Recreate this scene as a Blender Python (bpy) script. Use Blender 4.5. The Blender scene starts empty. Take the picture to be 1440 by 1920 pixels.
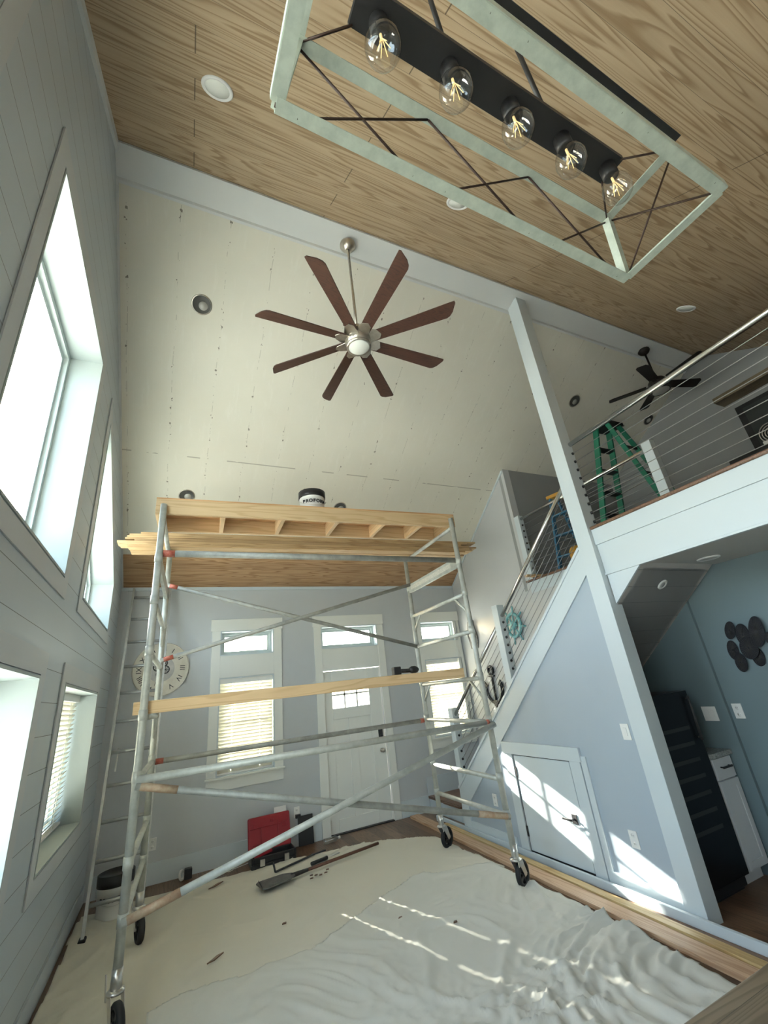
import bpy, bmesh, math, random
from mathutils import Vector, Matrix, noise
R = math.radians
random.seed(7)
S = bpy.context.scene
C = S.collection

# ------------------------------------------------------------------ camera, light, exposure
FPX, YAW, PITCH, ROLL, HCAM = 799.17, .47347, .38990, -.11633, 1.7009
def cam_axes():
    cy, sy, cp, sp = math.cos(YAW), math.sin(YAW), math.cos(PITCH), math.sin(PITCH)
    F = Vector((sy*cp, cy*cp, sp)); Rt = Vector((cy, -sy, 0)); U = Rt.cross(F)
    cr, sr = math.cos(ROLL), math.sin(ROLL)
    return cr*Rt + sr*U, -sr*Rt + cr*U, F
AX = cam_axes()
cd = bpy.data.cameras.new('camera'); cam = bpy.data.objects.new('camera', cd); C.objects.link(cam)
cd.sensor_fit = 'AUTO'; cd.sensor_width = 36; cd.lens = FPX/1920*36; cd.clip_start = .02
m = Matrix((AX[0], AX[1], -AX[2])).transposed().to_4x4(); m.translation = (0, 0, HCAM); cam.matrix_world = m
S.camera = cam
def at(u, v, ax, val):                     # the point of the plane <ax>=<val> that the photo shows at pixel u, v
    d = AX[2] + AX[0]*((u-720)/FPX) - AX[1]*((v-960)/FPX); o = Vector((0, 0, HCAM)); i = 'xyz'.index(ax)
    return o + d*((val-o[i])/d[i])

S.view_settings.view_transform = 'Standard'; S.view_settings.look = 'None'
S.view_settings.gamma = 1; S.view_settings.use_curve_mapping = False
S.view_settings.exposure = .76
W = bpy.data.worlds.new('world'); S.world = W; W.use_nodes = True
wt = W.node_tree; bg = wt.nodes['Background']
sky = wt.nodes.new('ShaderNodeTexSky'); sky.sky_type = 'NISHITA'; sky.sun_disc = False
sky.sun_elevation = R(24); sky.sun_rotation = R(-18); sky.air_density = 1.0; sky.dust_density = 2.5
haze = wt.nodes.new('ShaderNodeMixRGB'); haze.inputs[0].default_value = .7; haze.inputs[2].default_value = (.86, .94, 1.0, 1)
wt.links.new(sky.outputs[0], haze.inputs[1]); wt.links.new(haze.outputs[0], bg.inputs[0]); bg.inputs[1].default_value = 3.3
sd = bpy.data.lights.new('sun', 'SUN'); sun = bpy.data.objects.new('sun', sd); C.objects.link(sun)
sd.energy = 34; sd.angle = R(.6); sd.color = (1, .93, .82)
sun.rotation_euler = Vector((.296, -.95, -.412)).to_track_quat('-Z', 'Y').to_euler()
sun.location = (-3, 12, 8)
def portal(name, loc, rot, sx, sy):        # sampling guides that sit in the window openings
    l = bpy.data.lights.new(name, 'AREA'); l.shape = 'RECTANGLE'; l.size = sx; l.size_y = sy; l.cycles.is_portal = True
    o = bpy.data.objects.new(name, l); C.objects.link(o); o.location = loc; o.rotation_euler = rot
for nm, y, z, a, b in (('a', 2.54, 3.46, 1.74, 1.48), ('b', 4.77, 3.4, 1.6, 1.58), ('c', 2.42, 1.42, 1.1, 1.44), ('d', 4.66, 1.42, 1.1, 1.58), ('j', .25, 3.4, 1.6, 1.58), ('k', .32, 1.42, 1.1, 1.56)):
    portal('portal_'+nm, (-.96, y, z), (0, R(-90), 0), a, b)
for nm, x, z, a, b in (('e', .92, 2.5, .72, .33), ('f', 2.46, 2.5, .92, .33), ('g', 4.1, 2.5, .7, .33), ('h', .92, 1.48, .72, 1.15), ('i', 4.1, 1.48, .7, 1.15)):
    portal('portal_'+nm, (x, 6.64, z), (R(-90), 0, 0), a, b)

# ------------------------------------------------------------------ helpers
MT = {}
def mat(name, base=(.8, .8, .8), rough=.6, metal=0., **kw):
    if name in MT: return MT[name]
    M = bpy.data.materials.new(name); M.use_nodes = True; nt = M.node_tree; b = nt.nodes['Principled BSDF']
    b.inputs['Base Color'].default_value = (*base, 1); b.inputs['Roughness'].default_value = rough; b.inputs['Metallic'].default_value = metal
    for k, v in kw.items():
        b.inputs[k.replace('_', ' ')].default_value = v
    MT[name] = M; M.diffuse_color = (*base, 1)
    return M
def nd(nt, t, ins=None, **at_):
    n = nt.nodes.new('ShaderNode'+t)
    for k, v in at_.items(): setattr(n, k, v)
    for k, v in (ins or {}).items():
        s = n.inputs[k]
        if isinstance(v, bpy.types.NodeSocket): nt.links.new(v, s)
        elif isinstance(v, tuple) and s.type == 'RGBA' and len(v) == 3: s.default_value = (*v, 1)
        else: s.default_value = v
    return n
def ma(nt, op, a, b=0., c=0.):
    return nd(nt, 'Math', {0: a, 1: b, 2: c}, operation=op).outputs[0]
def mixc(nt, f, a, b):
    n = nd(nt, 'MixRGB', {0: f, 1: a, 2: b}); return n.outputs[0]
def ramp(nt, f, stops):
    n = nd(nt, 'ValToRGB', {0: f}); e = n.color_ramp.elements
    while len(e) < len(stops): e.new(.5)
    for el, (p, c) in zip(e, stops): el.position = p; el.color = (*c, 1) if len(c) == 3 else c
    return n.outputs[0]
def xyz(nt, scale=(1, 1, 1), loc=(0, 0, 0)):
    tc = nd(nt, 'TexCoord'); mp = nd(nt, 'Mapping', {0: tc.outputs['Object'], 1: loc, 3: scale})
    return mp.outputs[0]
def sep(nt, v):
    s = nd(nt, 'SeparateXYZ', {0: v}); return s.outputs
def bsdf(M): return M.node_tree.nodes['Principled BSDF']
def bump(nt, M, h, dist=.002, strength=.5):
    n = nd(nt, 'Bump', {'Height': h, 'Distance': dist, 'Strength': strength}); nt.links.new(n.outputs[0], bsdf(M).inputs['Normal'])
def nz(nt, vec, scale, detail=3, rough=.5, dist=0.):
    return nd(nt, 'TexNoise', {'Vector': vec, 'Scale': scale, 'Detail': detail, 'Roughness': rough, 'Distortion': dist}).outputs[0]

def paint(name, col, rough=.55, var=.04):
    if name in MT: return MT[name]
    M = mat(name, col, rough); nt = M.node_tree; v = xyz(nt)
    f = nz(nt, v, 2.2, 4)
    c = mixc(nt, f, tuple(x*(1-var) for x in col), tuple(min(1, x*(1+var)) for x in col))
    nt.links.new(c, bsdf(M).inputs['Base Color']); bump(nt, M, nz(nt, v, 90, 2), .001, .25)
    return M
def shiplap(name, col, axis=2, pitch=.186, off=0., gcol=(.12, .13, .13), rough=.45, width=.02):
    M = mat(name, col, rough); nt = M.node_tree; v = xyz(nt); s = sep(nt, v)[axis]
    fr = ma(nt, 'FRACT', ma(nt, 'DIVIDE', ma(nt, 'ADD', s, off+100*pitch), pitch))
    g = ma(nt, 'LESS_THAN', fr, width)
    c0 = mixc(nt, nz(nt, v, 1.7, 3), tuple(x*.95 for x in col), tuple(min(1, x*1.05) for x in col))
    nt.links.new(mixc(nt, g, c0, gcol), bsdf(M).inputs['Base Color'])
    bump(nt, M, ma(nt, 'SUBTRACT', 1., g), .004, .8)
    return M
def wood(name, light, dark, along=0, across=1, pitch=.14, ascale=1.18, rings=5., rough=.5, seam=.012, tone=.12, contrast=1., stretch=.55, bands=7., joints=()):
    """planks: grain lines of a plain sawn board, one random slice per plank"""
    if name in MT: return MT[name]
    M = mat(name, light, rough); nt = M.node_tree
    v = xyz(nt); s = sep(nt, v)
    u = s[along]; w = ma(nt, 'MULTIPLY', s[across], ascale)
    if pitch:
        q = ma(nt, 'DIVIDE', ma(nt, 'ADD', w, pitch*200), pitch); idx = ma(nt, 'FLOOR', q); fr = ma(nt, 'FRACT', q)
        rnd = nd(nt, 'TexWhiteNoise', {'W': idx}, noise_dimensions='1D').outputs[0]
    else:
        oi = nd(nt, 'ObjectInfo'); rnd = oi.outputs['Random']; fr = None
    third = [i for i in (0, 1, 2) if i not in (along, across)][0]
    pos = nd(nt, 'CombineXYZ', {0: ma(nt, 'ADD', ma(nt, 'MULTIPLY', u, stretch), ma(nt, 'MULTIPLY', rnd, 37.)), 1: ma(nt, 'MULTIPLY', w, rings), 2: ma(nt, 'ADD', ma(nt, 'MULTIPLY', s[third], rings if not pitch else 0.), ma(nt, 'MULTIPLY', rnd, 91.))}).outputs[0]
    f = nz(nt, pos, 1., 2.2, .45, .25)
    band = ma(nt, 'FRACT', ma(nt, 'MULTIPLY', f, bands*2.4))
    band = ramp(nt, band, [(0, (0, 0, 0)), (.55, (.25,)*3), (.8, (1,)*3), (.9, (.9,)*3), (1, (0, 0, 0))])
    fine = nz(nt, nd(nt, 'CombineXYZ', {0: ma(nt, 'MULTIPLY', u, 3.), 1: ma(nt, 'MULTIPLY', w, 160.), 2: ma(nt, 'MULTIPLY', s[third], 160.)}).outputs[0], 1., 2)
    fac = ma(nt, 'MULTIPLY', ma(nt, 'ADD', ma(nt, 'MULTIPLY', band, .8*contrast), ma(nt, 'MULTIPLY', fine, .25)), 1.)
    c = mixc(nt, fac, light, dark)
    tn = ma(nt, 'ADD', 1-tone, ma(nt, 'MULTIPLY', rnd, 2*tone))
    hs = nd(nt, 'HueSaturation', {'Value': tn, 'Color': c}).outputs[0]
    if pitch:
        g = ma(nt, 'LESS_THAN', fr, seam)
        hs = mixc(nt, ma(nt, 'MULTIPLY', g, .75), hs, tuple(x*.3 for x in dark))
        bump(nt, M, ma(nt, 'SUBTRACT', 1., g), .002, .6)
        for xj, par in joints:
            jm_ = ma(nt, 'MULTIPLY', ma(nt, 'LESS_THAN', ma(nt, 'ABSOLUTE', ma(nt, 'SUBTRACT', u, xj)), .0035), ma(nt, 'LESS_THAN', ma(nt, 'ABSOLUTE', ma(nt, 'SUBTRACT', ma(nt, 'MODULO', idx, 2.), par)), .5))
            hs = mixc(nt, ma(nt, 'MULTIPLY', jm_, .8), hs, tuple(x*.25 for x in dark))
    nt.links.new(hs, bsdf(M).inputs['Base Color'])
    return M
def galv(name, a, b, rough=.45, metal=.6, scale=14, spots=None):
    if name in MT: return MT[name]
    M = mat(name, a, rough, metal); nt = M.node_tree; v = xyz(nt)
    c = mixc(nt, ramp(nt, nz(nt, v, scale, 5, .65), [(.35, (0,)*3), (.65, (1,)*3)]), a, b)
    if spots: c = mixc(nt, ramp(nt, nz(nt, v, 7, 5, .7), [(.62, (0,)*3), (.66, (1,)*3)]), c, spots)
    nt.links.new(c, bsdf(M).inputs['Base Color'])
    return M

class MB:
    def __init__(s): s.bm = bmesh.new()
    def _poly(s, vs, faces, smooth=False):
        bv = [s.bm.verts.new(v) for v in vs]
        for f in faces:
            try:
                fa = s.bm.faces.new([bv[i] for i in f]); fa.smooth = smooth
            except ValueError: pass
        return s
    def box(s, c, size, rot=None):
        c = Vector(c); h = Vector(size)/2; rot = rot or Matrix.Identity(3)
        vs = [c + rot @ Vector((h.x*i, h.y*j, h.z*k)) for i in (-1, 1) for j in (-1, 1) for k in (-1, 1)]
        return s._poly(vs, [(0, 1, 3, 2), (4, 6, 7, 5), (0, 4, 5, 1), (2, 3, 7, 6), (0, 2, 6, 4), (1, 5, 7, 3)])
    def span(s, a, b):
        a = Vector(a); b = Vector(b); return s.box((a+b)/2, [abs(x) for x in (b-a)])
    def bar(s, p, q, w, h, up=(0, 0, 1)):
        p = Vector(p); q = Vector(q); d = (q-p).normalized(); up = Vector(up); side = d.cross(up)
        if side.length < 1e-4: side = d.cross(Vector((1, 0, 0)))
        side.normalize(); u2 = side.cross(d)
        return s.box((p+q)/2, ((q-p).length, w, h), Matrix((d, side, u2)).transposed())
    def prism(s, pts, vec):
        n = len(pts); vec = Vector(vec); a = [Vector(p) for p in pts]; b = [p+vec for p in a]
        return s._poly(a+b, [tuple(range(n))[::-1], tuple(range(n, 2*n))] + [(i, (i+1) % n, n+(i+1) % n, n+i) for i in range(n)])
    def tube(s, p, q, r, n=14, r2=None, caps=True):
        return s.path([p, q], r, n, r2=r2, caps=caps)
    def path(s, pts, r, n=10, r2=None, caps=True):
        pts = [Vector(p) for p in pts]; rings = []; up = None
        for i, p in enumerate(pts):
            d = (pts[min(i+1, len(pts)-1)] - pts[max(i-1, 0)]).normalized()
            if up is None: up = d.orthogonal().normalized()
            up = (up - d*up.dot(d)).normalized(); sd = d.cross(up)
            rr = r if r2 is None else r + (r2-r)*i/(len(pts)-1)
            rings.append([s.bm.verts.new(p + (up*math.cos(2*math.pi*k/n) + sd*math.sin(2*math.pi*k/n))*rr) for k in range(n)])
        for a, b in zip(rings, rings[1:]):
            for k in range(n):
                f = s.bm.faces.new((a[k], a[(k+1) % n], b[(k+1) % n], b[k])); f.smooth = True
        if caps: s.bm.faces.new(rings[0][::-1]); s.bm.faces.new(rings[-1])
        return s
    def lathe(s, prof, o=(0, 0, 0), axis=(0, 0, 1), n=32, smooth=True):
        o = Vector(o); ax = Vector(axis).normalized(); u = ax.orthogonal().normalized(); w = ax.cross(u); rings = []
        for r, h in prof:
            if r < 1e-6: rings.append([s.bm.verts.new(o+ax*h)])
            else: rings.append([s.bm.verts.new(o + ax*h + (u*math.cos(2*math.pi*k/n) + w*math.sin(2*math.pi*k/n))*r) for k in range(n)])
        for a, b in zip(rings, rings[1:]):
            for k in range(n):
                k2 = (k+1) % n
                vs = [a[0]] if len(a) == 1 else [a[k], a[k2]]
                vs = vs + ([b[0]] if len(b) == 1 else [b[k2], b[k]])
                if len(vs) > 2: f = s.bm.faces.new(vs); f.smooth = smooth
        return s
    def torus(s, o, axis, Rr, r, n=36, k=10, a0=0, a1=2*math.pi):
        o = Vector(o); ax = Vector(axis).normalized(); u = ax.orthogonal().normalized(); w = ax.cross(u)
        pts = [o+(u*math.cos(a0+(a1-a0)*i/n)+w*math.sin(a0+(a1-a0)*i/n))*Rr for i in range(n+1)]
        return s.path(pts, r, k)
    def build(s, name, M, parent=None, smooth=False, bevel=0, label=None, seg=2):
        bmesh.ops.recalc_face_normals(s.bm, faces=s.bm.faces)
        b0 = BASE.get(parent, Vector()) if parent else Vector()
        if b0.length: bmesh.ops.translate(s.bm, verts=s.bm.verts, vec=-b0)
        me = bpy.data.meshes.new(name); s.bm.to_mesh(me); s.bm.free(); me.materials.append(M)
        o = bpy.data.objects.new(name, me); C.objects.link(o)
        if smooth:
            for p in me.polygons: p.use_smooth = True
        if bevel:
            bv = o.modifiers.new('bevel', 'BEVEL'); bv.width = bevel; bv.segments = seg; bv.limit_method = 'ANGLE'; bv.angle_limit = R(50)
        if parent: o.parent = parent; BASE[o] = b0
        if label: o['label'] = label
        return o
BASE = {}
def thing(name, label, cat, loc, group=None):
    o = bpy.data.objects.new(name, None); C.objects.link(o); o.location = loc; o.empty_display_size = .1
    o['label'] = label; o['category'] = cat
    if group: o['group'] = group
    BASE[o] = Vector(loc); return o
def tag(o, label, cat, group=None, kind=None):
    o['label'] = label; o['category'] = cat
    if group: o['group'] = group
    if kind: o['kind'] = kind
    return o
def struct(name, mb, M, parent=None, **kw):
    o = mb.build(name, M, parent, **kw)
    if not parent: o['kind'] = 'structure'
    return o
def text(name, body, size, M, parent, origin, right, up, extrude=.0006, bold=0.):
    cu = bpy.data.curves.new(name, 'FONT'); cu.body = body; cu.size = size; cu.extrude = extrude; cu.align_x = 'CENTER'; cu.align_y = 'CENTER'; cu.offset = bold
    t = bpy.data.objects.new('tmp', cu); C.objects.link(t); bpy.context.view_layer.update()
    me = bpy.data.meshes.new_from_object(t.evaluated_get(bpy.context.evaluated_depsgraph_get())); bpy.data.objects.remove(t)
    right = Vector(right).normalized(); up = Vector(up).normalized(); n = right.cross(up)
    m4 = Matrix((right, up, n)).transposed().to_4x4(); m4.translation = Vector(origin) - (BASE.get(parent, Vector()) if parent else Vector())
    me.transform(m4); me.materials.clear(); me.materials.append(M)
    o = bpy.data.objects.new(name, me); C.objects.link(o)
    if parent: o.parent = parent; BASE[o] = BASE.get(parent, Vector())
    return o

# ------------------------------------------------------------------ dimensions
XL, D, XR, XE, YN = -.686, 6.473, 3.367, 6.87, -1.5
ZL, ZC = 2.83, 2.435                      # loft floor, ceiling under the loft
YP0, YP1 = 2.50, 2.655                    # ridge beam and post
def zd(y): return 3.312 + .632*(D-y)      # plasterboard slope
def zw(y): return 5.85 - .625*(2.5-y)     # boarded slope
def stl(y): return 2.628 - .834*(y-2.768) # top of the stair stringer
def und(y): return 2.415 - .81*(y-2.17)   # underside of the stairs
def xs(y): return 4.38 + .16*(y-4.41)/2.06   # far stair wall

# ------------------------------------------------------------------ materials
M_wall = paint('grey wall paint', (.545, .57, .59))
M_blue = paint('pale blue grey wall paint', (.40, .465, .53))
M_stairw = paint('light grey wall paint', (.56, .57, .58))
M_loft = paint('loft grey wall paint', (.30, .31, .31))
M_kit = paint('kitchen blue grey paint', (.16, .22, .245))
M_white = paint('white trim paint', (.585, .65, .685), .4, .02)
M_trimgrey = paint('grey white trim paint', (.66, .68, .68), .45, .02)
M_case = paint('bright white casing paint', (.80, .81, .77), .4, .02)
M_jamb = mat('darkened white jamb paint', (.40, .455, .45), .5)  # white trim paint, darkened in colour to hold down the bright reveals
M_vinyl = mat('white window frame', (.52, .58, .58), .4)
M_ship = shiplap('painted shiplap', (.48, .535, .575), 2, .186, .02)
M_shipd = shiplap('under stair shiplap', (.50, .48, .46), 1, .135, .03, width=.03)
M_ceil = wood('pine plank ceiling', (.475, .36, .235), (.255, .165, .085), 0, 1, .19, 1.18, 6.0, .5, tone=.08, bands=7, stretch=.34, contrast=1.0, joints=((-.13, 0.), (.98, 1.), (3.1, 0.)))
M_strip = wood('pine plank strip', (.56, .36, .20), (.30, .155, .065), 0, 1, .13, 1.18, 7.5, .5, tone=.1, bands=5.5)
M_floor = wood('brown plank floor', (.22, .125, .07), (.10, .055, .03), 1, 0, .13, 1., 9., .35, tone=.3)
M_pine = wood('pine lumber', (.72, .52, .30), (.52, .33, .16), 0, 1, 0, 1., 9., .6, bands=3.5, contrast=.7)
M_pinev = wood('pine lumber cross', (.72, .52, .30), (.52, .33, .16), 1, 0, 0, 1., 9., .6, bands=3.5, contrast=.7)
M_pineb = wood('brown pine boards', (.56, .39, .21), (.36, .22, .10), 0, 1, 0, 1., 9., .6, bands=3.5, contrast=.8)
M_ply = wood('plywood', (.70, .42, .21), (.50, .26, .11), 0, 1, 0, 1., 4., .6, bands=3.)
M_oak = wood('red oak boards', (.62, .42, .27), (.44, .26, .15), 1, 0, 0, 1., 10., .5, bands=4.)
M_oak2 = wood('yellow pine trim', (.60, .44, .22), (.42, .27, .11), 1, 0, 0, 1., 10., .45, bands=4.)
M_table = wood('grey brown table wood', (.20, .155, .10), (.12, .085, .05), 0, 1, .16, 1., 7., .45)
M_brownw = wood('brown stair tread', (.20, .105, .06), (.10, .05, .03), 0, 1, 0, 1., 9., .35)
M_galv = galv('scaffold galvanised tube', (.42, .43, .39), (.56, .57, .52), .5, .3, 10)
M_galvd = galv('scaffold dull brace tube', (.27, .27, .245), (.40, .40, .36), .55, .3, 9)
M_red = galv('orange red paint marks', (.46, .08, .05), (.50, .20, .14), .55, .1, 40)
M_rust = galv('rusty brace end', (.40, .25, .16), (.50, .40, .28), .6, .2, 20)
M_black = mat('black plastic', (.015, .015, .017), .4)
M_rub = mat('black rubber tyre', (.012, .012, .013), .6)
M_zinc = mat('zinc caster steel', (.62, .60, .57), .3, .9)
M_nickel = galv('brushed nickel', (.50, .46, .40), (.60, .56, .50), .28, .95, 30)
M_blade = wood('dark walnut fan blade', (.085, .036, .022), (.045, .018, .012), 0, 1, 0, 1., 14., .45)
M_bronze = mat('dark bronze fan', (.022, .018, .016), .5, .3)
M_lens = mat('frosted lens', (.85, .86, .80), .3)
M_frame = galv('pale green grey steel', (.40, .45, .39), (.50, .56, .48), .5, .12, 22)
M_wire = mat('dark brown wire', (.045, .025, .018), .5, .4)
M_char = mat('charcoal painted steel', (.018, .018, .019), .45)
M_steel = mat('stainless rail', (.72, .72, .70), .22, 1.)
M_cable = mat('steel cable', (.55, .56, .56), .3, 1.)
M_cabled = mat('dull steel cable', (.28, .29, .30), .4, .9)
M_alu = galv('ladder aluminium', (.36, .37, .37), (.46, .47, .46), .45, .6, 12)
M_canvas = paint('canvas', (.655, .615, .515), .85)
M_redp = mat('red plastic case', (.30, .012, .022), .45)
M_white2 = mat('white plastic', (.80, .80, .78), .4)
M_green = mat('green fibreglass', (.012, .17, .10), .4)
M_bluef = mat('blue fibreglass', (.05, .20, .36), .45)
M_yel = mat('orange yellow plastic', (.60, .32, .05), .5)
M_teal = galv('weathered teal wood', (.13, .40, .45), (.26, .52, .54), .6, 0., 18)
M_iron = galv('dark cast iron', (.03, .03, .033), (.07, .07, .07), .6, .3, 20)
M_face = galv('cream clock face', (.78, .75, .66), (.66, .62, .52), .6, 0., 6)
M_ink = mat('black print', (.02, .02, .025), .6)
M_cream = mat('cream blind slat', (.74, .71, .60), .5)
# thin translucency for the blinds: the sun glows through them
nt = M_cream.node_tree; out = nt.nodes['Material Output']
tr = nd(nt, 'BsdfTranslucent', {0: (.85, .80, .62)}); mx = nd(nt, 'MixShader', {0: .022, 1: bsdf(M_cream).outputs[0], 2: tr.outputs[0]})
nt.links.new(mx.outputs[0], out.inputs[0])
def glass(name, tint=(1, 1, 1), k=.12, rough=.0):
    M = bpy.data.materials.new(name); M.use_nodes = True; nt = M.node_tree; nt.nodes.remove(nt.nodes['Principled BSDF'])
    fr = nd(nt, 'LayerWeight', {0: .5}); fr = nd(nt, 'Math', {0: fr.outputs[1], 1: 3.5}, operation='POWER'); fr = nd(nt, 'Math', {0: fr.outputs[0], 1: .55, 2: k*.4}, operation='MULTIPLY_ADD'); t = nd(nt, 'BsdfTransparent', {0: tint}); g = nd(nt, 'BsdfGlossy', {1: rough})
    mx = nd(nt, 'MixShader', {0: fr.outputs[0], 1: t.outputs[0], 2: g.outputs[0]}); nt.links.new(mx.outputs[0], nt.nodes['Material Output'].inputs[0]); return M
M_glass = glass('window glass', (.97, 1, .99), .08)
M_bulb = glass('clear bulb glass', (.975, .98, .98), .22, .02)
M_clear = glass('clear plastic', (.8, .85, .88), .5, .1)
M_fil = mat('amber filament', (.90, .68, .30), .4)
bsdf(M_fil).inputs['Emission Color'].default_value = (1, .74, .36, 1); bsdf(M_fil).inputs['Emission Strength'].default_value = .35

# plasterboard: screw rows along the rafters, scuffs, one seam
M_dry = mat('old plasterboard', (.8, .77, .68), .8); nt = M_dry.node_tree; v = xyz(nt); s = sep(nt, v)
n1 = nz(nt, v, 1.3, 5, .6); c = mixc(nt, n1, (.67, .65, .565), (.77, .75, .67))
c = mixc(nt, ma(nt, 'MULTIPLY', ramp(nt, nz(nt, nd(nt, 'Mapping', {0: v, 3: (7, 1.2, 1.2)}).outputs[0], 2.5, 6, .7), [(.55, (0,)*3), (.72, (1,)*3)]), .35), c, (.82, .81, .75))
jit = ma(nt, 'MULTIPLY', ma(nt, 'SUBTRACT', nz(nt, nd(nt, 'CombineXYZ', {1: s[1]}).outputs[0], 1.6, 2), .5), .05)
fx = ma(nt, 'ABSOLUTE', ma(nt, 'SUBTRACT', ma(nt, 'FRACT', ma(nt, 'DIVIDE', ma(nt, 'ADD', ma(nt, 'ADD', s[0], jit), 20.36), .407)), .5))
row = ma(nt, 'LESS_THAN', fx, .0065)
brk = ma(nt, 'GREATER_THAN', nz(nt, nd(nt, 'CombineXYZ', {0: ma(nt, 'MULTIPLY', ma(nt, 'FLOOR', ma(nt, 'DIVIDE', s[0], .407)), 9.), 1: ma(nt, 'MULTIPLY', s[1], 7.)}).outputs[0], 1.3, 4, .7), .53)
row2 = ma(nt, 'LESS_THAN', fx, .030)
spot = ma(nt, 'MULTIPLY', ma(nt, 'GREATER_THAN', nz(nt, v, 22., 2), .665), .85)
sf = ma(nt, 'ABSOLUTE', ma(nt, 'SUBTRACT', s[1], 4.745)); seam = ma(nt, 'MULTIPLY', ma(nt, 'LESS_THAN', sf, .006), ma(nt, 'GREATER_THAN', nz(nt, v, 3., 2), .47))
mask = ma(nt, 'MAXIMUM', ma(nt, 'MAXIMUM', ma(nt, 'MULTIPLY', ma(nt, 'MULTIPLY', row, brk), .38), ma(nt, 'MULTIPLY', row2, spot)), ma(nt, 'MULTIPLY', seam, .5))
c = mixc(nt, mask, c, (.17, .15, .12)); nt.links.new(c, bsdf(M_dry).inputs['Base Color']); bump(nt, M_dry, nz(nt, v, 60, 3), .001, .3)
# canvas cloth weave
nt = M_canvas.node_tree

# ------------------------------------------------------------------ shell
struct('ground', MB().box((0, 30, -.45), (120, 90, .1)), paint('pale ground', (.74, .72, .64)))
struct('porch_roof', MB().span((-2, D+.22, 3.06), (7.2, D+2.35, 3.2)), M_white)
struct('floor', MB().span((XL-.3, YN-.2, -.2), (XE+.3, D+.2, 0)), M_floor)

def wall_strips(a, b, openings, ztop, make):
    cuts = sorted({a, b} | {o[0] for o in openings} | {o[1] for o in openings} | ({2.5} if a < 2.5 < b and ztop is roof else set()))
    for y0, y1 in zip(cuts, cuts[1:]):
        if y1-y0 < 1e-6: continue
        ops = sorted([o for o in openings if o[0] <= y0+1e-6 and o[1] >= y1-1e-6], key=lambda o: o[2])
        lo0 = lo1 = 0.
        for o in ops:
            make(y0, y1, lo0, lo1, o[2], o[2]); tf = o[3] if callable(o[3]) else (lambda y, k=o[3]: k)
            lo0, lo1 = tf(y0), tf(y1)
        make(y0, y1, lo0, lo1, ztop(y0), ztop(y1))
def roof(y): return min(zd(y), zw(y)) + .1
W2top = lambda y: 4.20-.69*(y-3.98)
W3top = lambda y: W2top(5.02-y)
WIN_L = [(1.80, 3.28, 2.59, 4.33), (3.98, 5.56, 2.60, W2top), (1.70, 3.14, .87, 1.97), (3.87, 5.46, .87, 1.965), (-.54, 1.04, 2.60, W3top), (-.46, 1.10, .87, 1.97)]  # last two windows are unseen, added behind the camera to balance the light
mb = MB()
wall_strips(YN-.2, D+.2, WIN_L, roof, lambda y0, y1, a0, a1, b0, b1: (b0-a0 > 1e-4 or b1-a1 > 1e-4) and mb.prism([(XL, y0, a0), (XL, y1, a1), (XL, y1, b1), (XL, y0, b0)], (-.30, 0, 0)))
struct('wall_left', mb, M_ship)
WIN_F = [(.566, 1.283, .908, 2.054), (.566, 1.283, 2.345, 2.668), (2.0, 2.92, 0, 2.03), (2.0, 2.92, 2.345, 2.668), (3.74, 4.46, .908, 2.054), (3.74, 4.46, 2.345, 2.668)]
mb = MB()
wall_strips(XL-.3, XE+.3, WIN_F, lambda x: 3.45, lambda x0, x1, a0, a1, b0, b1: b0-a0 > 1e-4 and mb.prism([(x0, D, a0), (x1, D, a1), (x1, D, b1), (x0, D, b0)], (0, .2, 0)))
struct('wall_far', mb, M_wall)
struct('wall_near', MB().span((XL-.3, YN-.2, 0), (XE+.3, YN, 3.5)), M_wall)
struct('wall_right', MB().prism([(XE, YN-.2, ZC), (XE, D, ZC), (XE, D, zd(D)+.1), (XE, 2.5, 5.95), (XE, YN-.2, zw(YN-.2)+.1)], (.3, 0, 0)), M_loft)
struct('ceiling', MB().prism([(XL-.3, D+.25, zd(D+.25)), (XL-.3, 2.5, zd(2.5)), (XL-.3, 2.5, zd(2.5)+.3), (XL-.3, D+.25, zd(D+.25)+.25)], (XE+.6-XL, 0, 0)), M_dry)
struct('ceiling_boards', MB().prism([(XL-.3, YN-.25, zw(YN-.25)), (XL-.3, 2.5, zw(2.5)), (XL-.3, 2.5, zw(2.5)+.3), (XL-.3, YN-.25, zw(YN-.25)+.25)], (XE+.6-XL, 0, 0)), M_ceil)
# boards already nailed to the foot of the slope
tag(struct('ceiling_strip', MB().prism([(XL, 6.0, zd(6.0)-.001), (XL, D, zd(D)-.001), (XL, D, zd(D)-.022), (XL, 6.0, zd(6.0)-.022)], (4.53-XL, 0, 0)), M_strip), 'finished pine boards along the foot of the bare ceiling slope', 'boards')
struct('trim_1', MB().prism([(XL, 2.44, 5.90), (XL, 2.44, 5.788), (XL, 2.665, 5.714), (XL, 2.665, 5.90)], (XE-XL, 0, 0)), M_trimgrey)
struct('trim_2', MB().prism([(XL, 2.66, 5.722), (XL, 2.692, 5.706), (XL, 2.688, 5.688), (XL, 2.668, 5.697), (XL, 2.658, 5.714)], (XE-XL, 0, 0)), M_trimgrey)
struct('trim_3', MB().bar((XL, D-.012, zd(D)-.04), (4.53, D-.012, zd(D)-.04), .022, .045), M_white)
struct('trim_4', MB().bar((XL+.011, YN, zw(YN)-.035), (XL+.011, 2.5, zw(2.5)-.035), .022, .06), M_trimgrey)
struct('trim_5', MB().bar((XL+.008, 2.67, zd(2.67)-.012), (XL+.008, D, zd(D)-.012), .016, .02), M_trimgrey)
struct('trim_6', MB().span((XL, D-.016, 0), (XL+.07, D, 3.28)), M_wall)
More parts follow.
